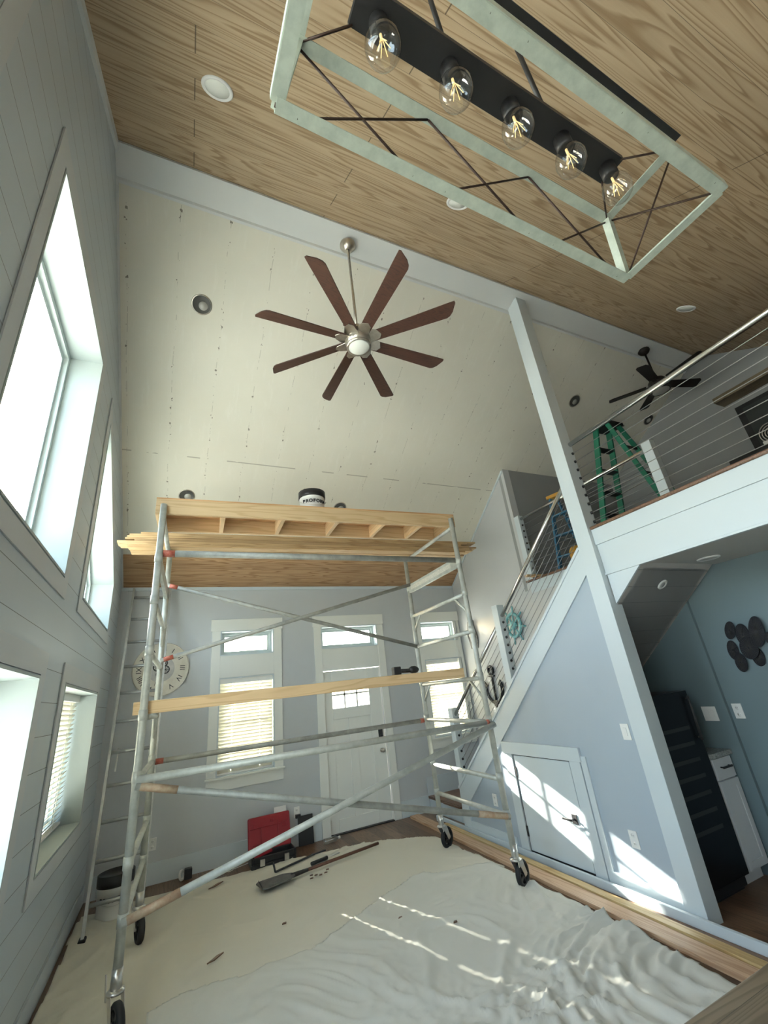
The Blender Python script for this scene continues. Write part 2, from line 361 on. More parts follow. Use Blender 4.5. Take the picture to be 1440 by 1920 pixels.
# post
tag(struct('support_post', MB().span((XR-.03, YP0, 0), (XR+.115, YP1, 5.76)), M_white, bevel=.003), 'tall white square post from the floor to the ridge', 'post')
# stair walls
struct('wall_stair', MB().prism([(XR, YP1, 0), (XR, 5.32, 0), (XR, 5.32, stl(5.32)-.03), (XR, YP1, stl(YP1)-.03)], (.10, 0, 0)), M_blue)
x0, x1 = xs(4.41), xs(D)
struct('wall_stairwell', MB().prism([(x0, 4.41, 0), (x1, D, 0), (x1+.12, D, 0), (x0+.12, 4.41, 0)], (0, 0, 4.75)), M_stairw)
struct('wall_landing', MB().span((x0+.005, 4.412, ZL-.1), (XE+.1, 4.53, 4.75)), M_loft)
struct('trim_7', MB().bar((x0-.008, 4.42, zd(4.42)-.02), (x1-.008, D, zd(D)-.02), .014, .03), M_white)
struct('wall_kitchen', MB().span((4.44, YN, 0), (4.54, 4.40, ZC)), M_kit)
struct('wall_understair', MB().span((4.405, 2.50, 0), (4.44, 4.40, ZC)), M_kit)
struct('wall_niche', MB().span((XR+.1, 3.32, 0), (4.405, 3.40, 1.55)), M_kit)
# loft floor with its stair opening
struct('floor_loft', MB().span((XR+.04, YN, ZC+.005), (4.40, 2.34, ZL)).span((4.40, YN, ZC+.005), (XE+.05, 4.412, ZL)), paint('loft floor brown', (.13, .09, .065)))
struct('ceiling_kitchen', MB().span((XR+.05, YN, ZC-.012), (4.44, 2.16, ZC+.004)), paint('kitchen ceiling', (.50, .49, .46)))
tag(struct('balcony_fascia', MB().span((XR+.012, YN, 2.685), (XR+.04, YP0, ZL+.0)).span((XR+.028, YN, ZC-.02), (XR+.045, YP0, 2.69)).span((XR+.015, YN, ZC-.028), (XR+.05, YP0, ZC-.010)), M_white, bevel=.002), 'white two-step fascia of the balcony edge', 'fascia')
tag(struct('balcony_nosing', MB().span((XR-.005, YN, ZL), (XR+.09, YP0, ZL+.028)), M_brownw, bevel=.01), 'brown rounded wooden nosing on the balcony edge', 'nosing')
tag(struct('stairwell_fascia', MB().span((4.372, 2.36, ZL-.15), (4.398, 4.40, ZL)), M_white), 'white fascia below the loft edge across the stairwell', 'fascia')
tag(struct('stairwell_nosing', MB().span((4.345, 2.34, ZL), (4.43, 4.44, ZL+.028)), M_brownw, bevel=.008), 'brown wooden nosing across the stairwell', 'nosing')
# stairs
st = thing('stair', 'staircase with brown treads and white stringer climbing to the loft', 'staircase', (3.9, 4, 0)); st['kind'] = 'structure'
body = [(3.47, 5.46, 0), (3.47, 5.46, .19)]
y, z = 5.46, .19; tr_ = MB()
for i in range(13):
    z1 = z + .2031
    body += [(3.47, y, z1-.03)]
    if i < 12: body += [(3.47, y-.2425, z1-.03)]; tr_.span((3.472, y-.2425, z1-.028), (4.37, y+.025, z1))
    y -= .2425; z = z1
body += [(3.47, 2.30, ZC), (3.47, 2.20, und(2.20)-.0)]
body += [(3.47, 5.0, und(5.0))]
MB().prism(body, (.9, 0, 0)).build('riser_block', M_white, st)
tr_.build('tread', M_brownw, st)
MB().span((3.49, 5.44, .16), (4.50, D-.002, .19)).build('landing_board', M_brownw, st)
MB().span((3.51, 5.46, 0), (4.50, D-.002, .16)).build('landing_riser', M_white, st)
MB().prism([(XR-.018, YP1, stl(YP1)), (XR-.018, 5.36, stl(5.36)), (XR-.018, 5.36, .0), (XR-.018, 5.21, .0), (XR-.018, 5.21, stl(5.21)-.30), (XR-.018, YP1, stl(YP1)-.26)], (.018, 0, 0)).build('stringer', M_white, st)
MB().bar((XR+.05, YP1, stl(YP1)-.012), (XR+.05, 5.36, stl(5.36)-.012), .16, .024).build('stringer_cap', M_white, st)
MB().prism([(XR+.03, 2.49, ZC+.0), (XR+.03, 2.10, ZC+.0), (XR+.03, 2.145, ZC-.0), (XR+.03, 2.49, und(2.49))], (.02, 0, 0)).build('stringer_end', M_white, st)
MB().prism([(XR+.05, 2.145, und(2.145)), (XR+.05, 4.38, und(4.38)), (XR+.05, 4.38, und(4.38)+.02), (XR+.05, 2.145, und(2.145)+.02)], (4.405-XR-.05, 0, 0)).build('soffit', M_shipd, st)
# baseboards
struct('baseboard_far', MB().span((XL+.07, D-.018, 0), (1.88, D, .20)).span((3.04, D-.018, 0), (3.50, D, .20)).span((3.50, D-.018, .19), (4.50, D, .42)), M_white)
struct('baseboard_stair', MB().span((XR-.016, YP1, 0), (XR, 3.28, .13)).span((XR-.016, 4.40, 0), (XR, 5.21, .13)).span((XR-.014, 3.22, .13), (XR, 3.28, .95)), M_white)
struct('wall_stairhead', MB().prism([(4.380, 2.345, ZL-.15), (4.380, 4.409, ZL-.15), (4.380, 4.409, und(4.409)+.03), (4.380, 2.345, und(2.345)+.03)], (.019, 0, 0)), M_stairw)
struct('baseboard_left', MB().span((XL, YN, 0), (XL+.014, D-.02, .16)), M_ship)

# ------------------------------------------------------------------ windows
wn = [0]
def window_left(y0, y1, z0, top, lights=False):
    wn[0] += 1; tf = top if callable(top) else (lambda y: top)
    fx = XL-.20
    def ring(a, w):                         # inset ring in the plane x
        p = [(y0+a, z0+a), (y1-a, z0+a), (y1-a, tf(y1-a)-a*1.1), (y0+a, tf(y0+a)-a*1.1)]
        a2 = a+w; q = [(y0+a2, z0+a2), (y1-a2, z0+a2), (y1-a2, tf(y1-a2)-a2*1.1), (y0+a2, tf(y0+a2)-a2*1.1)]
        return p, q
    o = None
    mb = MB()
    for a, w, xx, th in ((0, .05, fx, .09), (.05, .035, fx-.03, .05)):
        p, q = ring(a, w)
        for i in range(4):
            j = (i+1) % 4; mb.prism([(xx, *p[i]), (xx, *p[j]), (xx, *q[j]), (xx, *q[i])], (-th, 0, 0))
    o = struct('window_%d' % wn[0], mb, M_vinyl)
    # jamb lining and flat casing
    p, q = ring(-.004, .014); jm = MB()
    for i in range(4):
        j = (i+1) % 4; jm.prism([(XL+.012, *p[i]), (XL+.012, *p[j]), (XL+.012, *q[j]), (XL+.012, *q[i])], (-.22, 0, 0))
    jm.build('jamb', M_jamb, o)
    p, q = ring(-.125, .113); cs = MB()
    for i in range(4):
        j = (i+1) % 4; cs.prism([(XL+.002, *p[i]), (XL+.002, *p[j]), (XL+.002, *q[j]), (XL+.002, *q[i])], (.008, 0, 0))
    cs.build('casing', M_wall, o)
    p, q = ring(.08, .01)
    MB().prism([(fx-.055, *t) for t in p], (-.006, 0, 0)).build('pane', M_glass, o)
    return o
for a in WIN_L: window_left(*a)
def window_far(x0, x1, z0, z1):
    wn[0] += 1; mb = MB(); y = D+.10
    for a, w, yy, th in ((0, .04, y, .08), (.04, .025, y+.03, .04)):
        mb.span((x0+a, yy, z0+a), (x0+a+w, yy+th, z1-a)).span((x1-a-w, yy, z0+a), (x1-a, yy+th, z1-a))
        mb.span((x0+a+w, yy, z0+a), (x1-a-w, yy+th, z0+a+w)).span((x0+a+w, yy, z1-a-w), (x1-a-w, yy+th, z1-a))
    if z1-z0 > .8: mb.span((x0+.06, y+.03, (z0+z1)/2-.02), (x1-.06, y+.07, (z0+z1)/2+.02))
    o = struct('window_%d' % wn[0], mb, M_vinyl)
    j = MB()
    for p, q in (((x0-.004, z0), (x0+.01, z1)), ((x1-.01, z0), (x1+.004, z1)), ((x0+.01, z0-.004), (x1-.01, z0+.01)), ((x0+.01, z1-.01), (x1-.01, z1+.004))):
        j.span((p[0], D-.02, p[1]), (q[0], D+.19, q[1]))
    j.build('jamb', M_white, o)
    MB().span((x0+.05, y+.045, z0+.05), (x1-.05, y+.051, z1-.05)).build('pane', M_glass, o)
for k in (0, 1, 3, 4, 5): window_far(*WIN_F[k])
def casing(n, x0, x1, z0):
    mb = MB()
    zb = z0+.125 if z0 else 0
    mb.span((x0-.115, D-.02, zb), (x0, D, 2.67)).span((x1, D-.02, zb), (x1+.115, D, 2.67)).span((x0-.13, D-.026, 2.67), (x1+.13, D, 2.83))
    mb.span((x0, D-.018, 2.06 if z0 else 2.03), (x1, D, 2.345))
    if z0: mb.span((x0-.001, D-.05, z0+.125), (x1+.001, D, z0+.148)).span((x0-.13, D-.05, z0+.1251), (x0-.001, D-.0201, z0+.148)).span((x1+.001, D-.05, z0+.1251), (x1+.13, D-.0201, z0+.148)).span((x0-.115, D-.018, z0), (x1+.115, D, z0+.125))
    struct('trim_%d' % n, mb, M_case, bevel=.003)
casing(11, .566, 1.283, .76); casing(12, 2.0, 2.92, 0); casing(13, 3.74, 4.40, .76)

def blind(label, x0, x1, z0, z1, place, nslat, tilt, holes):
    """place(u, v, w): u along the window, v out of the wall, w up"""
    o = thing('window_blind', label, 'blind', place((x0+x1)/2, 0, z0), 'white slatted window blinds')
    h = MB(); 
    def sp(mb, a, b):
        p, q = Vector(place(*a)), Vector(place(*b)); mb.span([min(p[i], q[i]) for i in range(3)], [max(p[i], q[i]) for i in range(3)])
    sp(h, (x0, -.035, z1-.06), (x1, .03, z1)); h.build('head_rail', M_white2, o)
    s = MB(); dz = (z1-.07-z0)/nslat; u = (x1-x0)
    segs = [(x0, x1)] if not holes else [(x0, x0+u*.24-.006), (x0+u*.24+.006, x0+u*.76-.006), (x0+u*.76+.006, x1)]
    ca, sa = math.cos(tilt)*.026, math.sin(tilt)*.026
    for i in range(nslat):
        zc = z0+.02+dz*(i+.5)
        for k, (a, b) in enumerate(segs):
            pts = [place(a, -ca, zc-sa), place(b, -ca, zc-sa), place(b, ca, zc+sa), place(a, ca, zc+sa)]
            s.prism(pts, Vector(place(0, .0, .0026))-Vector(place(0, 0, 0)))
        if holes:
            for t in (.24, .76):
                for e in (-1, 1):
                    c0 = place(x0+u*t, e*ca*.70, zc+e*sa*.70); s.bar(Vector(c0)-Vector(place(.0056, 0, 0))+Vector(place(0, 0, 0)), Vector(c0)+Vector(place(.0056, 0, 0))-Vector(place(0, 0, 0)), .021, .0026, Vector(place(0, -sa, ca))-Vector(place(0, 0, 0)))
    s.build('slats', M_cream, o)
    for t in (.24, .76):
        a, b = place(x0+u*t+.012, -.027, z0+.02), place(x0+u*t+.012, -.027, z1-.05); MB().tube(a, b, .0018, 5).build('ladder_cord', M_white2, o)
    b = MB(); sp(b, (x0, -.026, z0), (x1, .026, z0+.018)); b.build('bottom_rail', M_white2, o)
blind('cream slatted blind in the far-wall window left of the front door', .58, 1.27, .92, 2.045, lambda u, v, w: (u, D+.055-v*0-(-v if False else -v)*0+v, w), 26, R(-62), True)
blind('cream slatted blind in the far-wall window beside the stairs', 3.755, 4.445, .92, 2.045, lambda u, v, w: (u, D+.055+v, w), 26, R(-50), True)
blind('white slatted blind in the low left-wall window near the ladder', 3.90, 5.42, .90, 1.955, lambda u, v, w: (XL-.16-v, u, w), 25, R(-48), False)

# ------------------------------------------------------------------ doors
d1 = struct('door_1', MB().span((2.005, D+.03, .012), (2.135, D+.075, 2.02)).span((2.715, D+.03, .012), (2.915, D+.075, 2.02)).span((2.135, D+.03, 1.865), (2.715, D+.075, 2.02)).span((2.135, D+.03, 1.36), (2.715, D+.075, 1.505))
            .span((2.135, D+.03, .012), (2.715, D+.075, .16)).span((2.365, D+.03, .16), (2.485, D+.075, 1.36)), M_case, bevel=.004)
d1['label'] = 'white front door with a six-pane glass window'; d1['category'] = 'door'
MB().span((2.135, D+.042, .16), (2.365, D+.065, 1.36)).span((2.485, D+.042, .16), (2.715, D+.065, 1.36)).build('panel', M_case, d1)
mm = MB()
for x in (2.328, 2.522): mm.span((x-.012, D+.04, 1.505), (x+.012, D+.066, 1.865))
mm.span((2.135, D+.04, 1.673), (2.715, D+.066, 1.697)); mm.build('muntin', M_case, d1)
MB().span((2.135, D+.051, 1.505), (2.715, D+.056, 1.865)).build('pane', M_glass, d1)
MB().lathe([(.0, -.075), (.026, -.07), (.03, -.055), (.024, -.04), (.012, -.032), (.012, -.012), (.03, -.01), (.03, 0)], (2.845, D+.03, .875), (0, 1, 0), 24).build('knob', M_nickel, d1)
MB().span((2.812, D+.008, 1.04), (2.876, D+.03, 1.16)).lathe([(0, -.03), (.022, -.03), (.022, 0)], (2.844, D+.014, 1.06), (0, 1, 0)).build('keypad_lock', M_black, d1, bevel=.004)
MB().span((2.0, D-.02, 0), (2.92, D+.15, .012)).build('threshold', M_black, d1)
for z in (.3, 1.05, 1.8): MB().span((2.0, D+.018, z-.05), (2.012, D+.032, z+.05)).build('hinge', M_nickel, d1)
# closet door under the stairs
d2 = struct('door_2', MB().span((XR-.010, 3.43, .06), (XR-.001, 4.20, .895)), M_white, bevel=.003)
d2['label'] = 'small white closet door under the stairs'; d2['category'] = 'door'
MB().span((XR-.020, 4.215, 0), (XR, 4.335, .905)).span((XR-.020, 3.29, 0), (XR, 3.415, .905)).span((XR-.026, 3.27, .905), (XR, 4.36, 1.02)).build('casing', M_white, d2, bevel=.003)
MB().span((XR-.002, 3.41, .04), (XR+.001, 4.22, .906)).build('gap', M_black, d2)
for z in (.22, .74): MB().span((XR-.017, 4.19, z-.045), (XR-.009, 4.212, z+.045)).build('hinge', M_black, d2)
MB().span((XR-.018, 3.485, .40), (XR-.008, 3.545, .475)).tube((XR-.01, 3.515, .437), (XR-.06, 3.515, .437), .009).bar((XR-.058, 3.50, .437), (XR-.058, 3.62, .437), .012, .018).build('lever_handle', M_black, d2, bevel=.003)

def plate(label, p, n, kind='outlet', M=M_white2):
    p = Vector(p); n = Vector(n); up = Vector((0, 0, 1)); sd = n.cross(up); rt = Matrix((sd, n, up)).transposed()
    o = thing('wall_outlet' if kind == 'outlet' else 'light_switch', label, 'outlet' if kind == 'outlet' else 'switch', p)
    w = .12 if kind == 'double' else .075
    MB().box(p+n*.004, (w, .008, .118), rt).build('cover_plate', M, o, bevel=.002)
    if kind == 'outlet':
        for k in (-1, 1):
            MB().lathe([(0, .0095), (.016, .0095), (.016, .006)], p+up*.027*k, n, 16).build('socket', M, o)
            MB().box(p+n*.0096+up*.027*k+sd*.006, (.0025, .001, .009), rt).box(p+n*.0096+up*.027*k-sd*.006, (.0025, .001, .009), rt).build('slot', M_ink, o)
    else:
        for k in ((0,) if kind == 'switch' else (-1, 1)):
            MB().box(p+n*.010+sd*.024*k, (.03, .006, .06), rt).build('rocker', M, o, bevel=.002)
    return o
plate('white outlet low on the far wall behind the scaffold', (-.075, D-.0, .37), (0, -1, 0))
ob = plate('white outlet above the black panel with a black plug in it', (1.56, D-.0, .36), (0, -1, 0))
MB().span((1.535, D-.055, .30), (1.60, D-.012, .34)).build('plug', M_black, ob, bevel=.004)
plate('white outlet on the stair wall left of the closet door', at(929, 1500, 'x', XR), (-1, 0, 0))
plate('white outlet inside the sun patch right of the closet door', (XR-.0, 2.94, .40), (-1, 0, 0))
plate('white switch high on the stair wall beside the post', at(1174, 1372, 'x', XR), (-1, 0, 0), 'switch')
plate('white double switch on the dark kitchen wall above the cabinet', at(1332, 1338, 'x', 4.405), (-1, 0, 0), 'double')
plate('white outlet on the dark kitchen wall right of the double switch', at(1385, 1333, 'x', 4.44), (-1, 0, 0))

# ------------------------------------------------------------------ railings
def fitting(o, p, n): MB().lathe([(0, .016), (.008, .016), (.014, .008), (.015, 0)], p, n, 12).build('cable_fitting', M_black, o)
sr = thing('stair_railing', 'steel cable railing with white newels on the staircase', 'railing', (XR+.06, 4.05, stl(4.05)))
X = XR+.06; hr = lambda y: 3.29-.80*(y-2.80)
MB().tube((X, YP1, hr(YP1)), (X, 4.0, hr(4.0)), .021).tube((X, 4.10, hr(4.10)), (X, 5.34, hr(5.34)), .021).build('handrail', M_steel, sr)
MB().span((X-.05, 4.0, stl(4.05)-.05), (X+.05, 4.10, 2.46)).build('newel_post', M_white, sr, bevel=.004)
MB().span((X-.05, 5.30, .0), (X+.05, 5.40, 1.36)).build('newel_post', M_white, sr, bevel=.004)
for i in range(8):
    t = (i+.75)/8.6; f0 = lambda y: stl(y) + t*(hr(y)-stl(y))
    MB().tube((X, YP1, f0(YP1)), (X, 5.30, f0(5.30)), .0032, 6).build('cable', M_cabled, sr)
    for y, n in ((4.0, (0, -1, 0)), (4.1, (0, 1, 0)), (5.30, (0, -1, 0))): fitting(sr, (X, y, f0(y)), n)
br = thing('balcony_railing', 'steel cable railing along the balcony right of the tall post', 'railing', (XR+.09, 1, ZL))
X = XR+.09
MB().tube((X, YP0, 3.755), (X, YN, 3.755), .024).build('handrail', M_steel, br)
for i in range(9):
    z = 3.65-.0917*i
    MB().tube((X, YP0, z), (X, YN, z), .0032, 6).build('cable', M_cable, br); fitting(br, (X, YP0, z), (0, -1, 0))
fr_ = thing('loft_railing', 'steel cable railing on the loft side of the stairwell', 'railing', (4.44, 3.3, ZL))
X = 4.415
MB().tube((X, 2.36, 3.745), (X, 4.33, 3.745), .021).build('handrail', M_steel, fr_)
MB().span((X-.045, 2.25, ZL+.02), (X+.045, 2.35, 3.82)).build('newel_post', M_white, fr_, bevel=.004)
MB().span((X-.045, 4.315, ZL+.02), (X+.045, 4.405, 3.80)).build('newel_post', M_white, fr_, bevel=.004)
for i in range(9):
    z = 3.65-.0917*i
    MB().tube((X, 2.35, z), (X, 4.32, z), .0028, 6).build('cable', M_cabled, fr_); fitting(fr_, (X, 4.315, z), (0, -1, 0)); fitting(fr_, (X, 2.35, z), (0, 1, 0))

# ------------------------------------------------------------------ scaffold
P = dict(FL=((-.178, 3.842), (-.172, 3.85)), RL=((-.123, 5.127), (-.123, 5.127)), FR=((2.79, 3.73), (2.742, 3.72)), RR=((2.825, 5.006), (2.805, 5.006)))
def pp(k, z): a, b = P[k]; t = z/3.4; return Vector((a[0]+(b[0]-a[0])*t, a[1]+(b[1]-a[1])*t, z))
sc = thing('scaffold_tower', 'rolling galvanised tube scaffold tower carrying a wooden platform', 'scaffold', (1.32, 4.43, 0))
TOP = dict(FL=3.39, RL=3.36, FR=3.40, RR=3.33)
for k in P:
    mb = MB().tube(pp(k, .24), pp(k, TOP[k]), .027, 18)
    for z in (.55, .84, 1.32, 1.71, 2.16, 2.55, 2.90): mb.tube(pp(k, z-.035), pp(k, z+.035), .0315, 18)
    mb.build('upright_post', M_galv, sc)
RUNG = (3.29, 2.532, 2.145, 1.692, 1.299, .825, .542)
for a, b in (('FR', 'RR'), ('FL', 'RL')):
    for z in RUNG:
        MB().tube(pp(a, z), pp(b, z), .0215, 14).build('rung', M_galv, sc)
    MB().bar(pp(a, 2.89), pp(b, 2.89), .03, .11).build('ladder_beam', M_galv, sc)
    for z in (2.532, 1.692):
        MB().tube(pp(a, z).lerp(pp(b, z), .17), pp(a, z-.20), .014, 10).build('corner_brace', M_galv, sc); MB().tube(pp(a, z).lerp(pp(b, z), .83), pp(b, z-.20), .014, 10).build('corner_brace', M_galv, sc)
b0, b1 = pp('FR', 2.89), pp('RR', 2.89); nrm = (b1-b0).cross(Vector((0, 0, 1))).normalized(); nrm = nrm if nrm.x < 0 else -nrm
lab = MB().bar(b0.lerp(b1, .12)+nrm*.0165, b0.lerp(b1, .93)+nrm*.0165, .002, .05)
lab.build('warning_label', galv('worn white label', (.70, .68, .60), (.50, .48, .42), .6, 0, 60), sc)
text('label_lettering', 'KEEP OFF  WARNING', .075, M_ink, sc, b0.lerp(b1, .5)+nrm*.0185, b0-b1, (0, 0, 1), .0002) if False else None
def brace(ka, za, kb, zb, off, M, r=.019, ends=None, n='brace_tube'):
    a, b = pp(ka, za)+Vector((0, off, 0)), pp(kb, zb)+Vector((0, off, 0)); o = MB().tube(a, b, r, 14).build(n, M, sc)
    d = (b-a).normalized()
    for e in ends or ():
        s0, ln, Me = e; p0 = a+d*.03 if s0 == 0 else b-d*.03; p1 = p0+d*ln*(1 if s0 == 0 else -1)
        MB().tube(p0, p1, r+.0012, 14).build('paint_mark', Me, o, label='painted brace end')
    return o
brace('FL', 2.95, 'FR', 2.915, .03, M_galvd, .029, [(0, .09, M_red)], 'guard_rail')
brace('FL', 1.305, 'FR', 1.297, -.03, M_galv, .026, [(1, .03, M_red)], 'guard_rail')
brace('RL', 1.293, 'RR', 1.293, .03, M_galvd, .0245, [(0, .07, M_red), (1, .05, M_red)], 'guard_rail')
brace('RL', 2.985, 'RR', 2.144, -.03, M_galvd, .022, [(0, .08, M_red)])
brace('RL', 2.20, 'RR', 2.944, -.065, M_galvd, .022, [(0, .09, M_red)])
brace('FL', 1.27, 'FR', .54, -.035, M_galvd, .0245, [(0, .24, M_rust), (1, .30, M_rust)])
brace('FL', .558, 'FR', 1.28, -.078, M_galv, .0245, [(0, .30, M_rust)])
WD = dict(FR=(.9, .43), RR=(.9, .43), RL=(.25, -.97), FL=(.32, -.95))
for k in P:
    d = Vector((*WD[k], 0)).normalized(); n = d.cross(Vector((0, 0, 1))); p = pp(k, 0); h = p+d*.075+Vector((0, 0, .1))
    ca = MB().tube(p+Vector((0, 0, .215)), p+Vector((0, 0, .33)), .031, 16).lathe([(0, 0), (.05, 0), (.05, .012), (.03, .02)], p+Vector((0, 0, .215)), (0, 0, 1), 20)
    for e in (-1, 1): ca.prism([p+n*.034*e+d*-.03+Vector((0, 0, .22)), p+n*.034*e+d*.045+Vector((0, 0, .22)), h+n*.034*e+d*.022, h+n*.034*e-d*.02+Vector((0, 0, -.015))], n*.004*e)
    ca = ca.tube(h-n*.04, h+n*.04, .009, 10).build('caster_fork', M_zinc, sc)
    w = MB().lathe([(.07, -.02), (.09, -.022), (.1, -.012), (.1, .012), (.09, .022), (.07, .02), (.07, -.02)], h, n, 36).build('caster_wheel', M_rub, ca)
    hub = MB().lathe([(.022, -.024), (.022, .024), (0, .024)], h, n, 18).lathe([(0, -.024), (.022, -.024)], h, n, 18)
    for i in range(5):
        a = 2*math.pi*i/5; dd = d*math.cos(a)+Vector((0, 0, 1))*math.sin(a); hub.bar(h+dd*.015, h+dd*.075, .026, .026, n)
    hub.build('wheel_hub', M_black, ca)
    MB().bar(p+d*-.03+n*.04+Vector((0, 0, .18)), p+d*-.055+n*.045+Vector((0, 0, .30)), .02, .006, n).build('brake_lever', M_zinc, ca)

# platform on the tower
th = -.041; ex = Vector((math.cos(th), math.sin(th), 0)); ey = Vector((-math.sin(th), math.cos(th), 0)); RZ = Matrix.Rotation(th, 3, 'Z')
o0 = pp('FL', 0)+ey*.042-ex*.06; o0.z = 3.318
def fpt(a, b, c=0): return o0+ex*a+ey*b+Vector((0, 0, c))
pl = thing('scaffold_platform', 'framed pine platform lying across the top of the scaffold', 'platform', fpt(1.53, .25))
LP, WPf = 3.06, .47
MB().box(fpt(LP/2, .018, .07), (LP, .036, .14), RZ).build('front_joist', M_pine, pl, bevel=.002)
MB().box(fpt(LP/2, WPf-.018, .07), (LP, .036, .14), RZ).build('rear_joist', M_pine, pl, bevel=.002)
for t in (.018, .56, 1.11, 1.66, 2.18, 2.63, LP-.018): MB().box(fpt(t, WPf/2, .07), (.036, WPf-.074, .14), RZ).build('cross_joist', M_pinev, pl)
MB().box(fpt(LP/2, WPf/2, .147), (LP, WPf, .014), RZ).build('plywood_deck', M_ply, pl)
# pine boards stacked behind the platform
yb = .93
rl_ = random.Random(3); LB = []
for lv in range(8):
    for col in (0, 1):
        if lv == 7 and col: continue
        LB.append((rl_.uniform(-.004, .004), rl_.uniform(-.44, -.20), rl_.uniform(3.95, 4.25), lv, rl_.choice((.14, .14, .13))))
for i, (dy, a0, ln, lv, w) in enumerate(LB):
    col = i % 2
    o = MB().box(fpt(a0+ln/2, yb+.02+dy+col*.16, -.006+.0095+lv*.0195), (ln, w, .019), RZ).build('pine_board', M_pineb, None, bevel=.001)
    tag(o, 'pine ceiling board in the stack on the scaffold behind the platform', 'board', 'pine boards stacked on the scaffold')
# plank on the middle rung
q0 = pp('FL', 0)+ey*.040; q0.z = 1.714
o = MB().box(q0+ex*1.36+ey*.12+Vector((0, 0, .045)), (2.86, .24, .088), RZ).build('wooden_plank', M_pine, None, bevel=.003)
tag(o, 'thick pine plank laid across the middle of the scaffold', 'plank')

def bucket(label, base, r, h, brand, size, lidh=.07, face=None, caseup=True):
    b = Vector(base); o = thing('paint_bucket', label, 'bucket', b)
    MB().lathe([(0, 0), (r*.90, 0), (r*.92, .01), (r*.985, h*.8), (r, h*.8), (r, h)], b, n=40).build('body', M_white2, o)
    MB().lathe([(r*1.0, h-.005), (r*1.05, h-.005), (r*1.06, h+lidh*.3), (r*1.06, h+lidh), (r*.98, h+lidh+.004), (r*.95, h+lidh-.012), (0, h+lidh-.012)], b, n=40).build('lid', M_black, o)
    f = Vector(face); f.normalize(); sd = f.cross(Vector((0, 0, 1)))
    for i, ch in enumerate(brand):               # lettering bends round the bucket, one glyph at a time
        a = (i-(len(brand)-1)/2)*size*.74/r
        n = Matrix.Rotation(a, 3, 'Z') @ f
        text('lettering', ch, size, M_ink, o, b+n*(r*.985+.004)+Vector((0, 0, h*.62)), Vector((0, 0, 1)).cross(n), (0, 0, 1), .001, size*.03)
    hd = MB(); pts = []
    for i in range(13):
        a = math.pi*i/12; pts.append(b+sd*math.cos(a)*(r+.012)+f*math.sin(a)*(r+.015)+Vector((0, 0, h*.86-.10*math.sin(a))))
    hd.path(pts, .0025, 6).build('wire_handle', M_zinc, o)
    return o
pb = fpt(1.46, .245, .155)
bucket('white bucket with black lid standing on the scaffold platform', pb, .135, .19, 'PROFORM', .052, face=(-.1, -1, 0))
bucket('white bucket with black lid standing behind the ladder in the corner', (-.36, 5.86, .006), .15, .25, 'PROFORM', .052, .085, face=(.05, -1, 0))
MB
# black cordless tool on the plank
g = q0+ex*2.14+ey*.10+Vector((0, 0, .089))
g.x = 2.02
t = thing('cordless_tool', 'black cordless power tool lying on the middle scaffold plank', 'power tool', g)
MB().box(g+Vector((-.09, 0, .037)), (.075, .07, .074), RZ).build('battery', M_black, t, bevel=.008)
MB().tube(g+Vector((-.055, 0, .034)), g+Vector((.06, 0, .030)), .019).build('handle', M_char, t)
MB().lathe([(0, -.045), (.022, -.042), (.033, -.02), (.034, .015), (.026, .04), (.012, .055), (0, .056)], g+Vector((.095, 0, .034)), (1, 0, 0), 24).build('motor_head', M_black, t)

# ------------------------------------------------------------------ extension ladder in the corner
ld = thing('straight_ladder', 'aluminium ladder leaning on the far wall in the left corner', 'ladder', (-.33, 5.4, 0))
lr0, lr1 = Vector((-.535, 5.40, .02)), Vector((-.535, 6.36, 3.25)); wv = Vector((.43, 0, 0)); dl = (lr1-lr0).normalized(); nl = Vector((1, 0, 0)).cross(dl)
for k in (0, 1): MB().bar(lr0+wv*k, lr1+wv*k, .024, .062, nl).build('side_rail', M_alu, ld)
lo2, hi2 = lr0+dl*.35+nl*.075, lr0.lerp(lr1, .80)+nl*.075
for i in range(11):
    p = lr0+dl*(.22+i*.302); MB().tube(p, p+wv, .017, 12).build('rung', M_alu, ld)
for k in (0, 1):
    p = lr0+wv*k; MB().box(p+Vector((0, -.005, .0)), (.055, .10, .04)).build('foot', M_rub, ld, bevel=.01)
for k in (0, 1):
    p = lr0+dl*1.36+wv*(.16+.68*k)-nl*.03; MB().bar(p-dl*.11, p+dl*.11, .014, .022, nl).build('rung_lock', M_alu, ld)
ro = MB(); rp = [lr0+dl*(2.1-.1*i)+wv*.66-nl*(.055+.01*math.sin(i))+Vector((.012*math.sin(i*1.7), 0, 0)) for i in range(17)]
ro.path(rp, .006, 6); p = rp[9]
ro.path([p+Vector((.03*math.sin(j*.7), -.01, .03*math.cos(j*.7))) for j in range(10)], .006, 6).build('rope', M_black, ld)

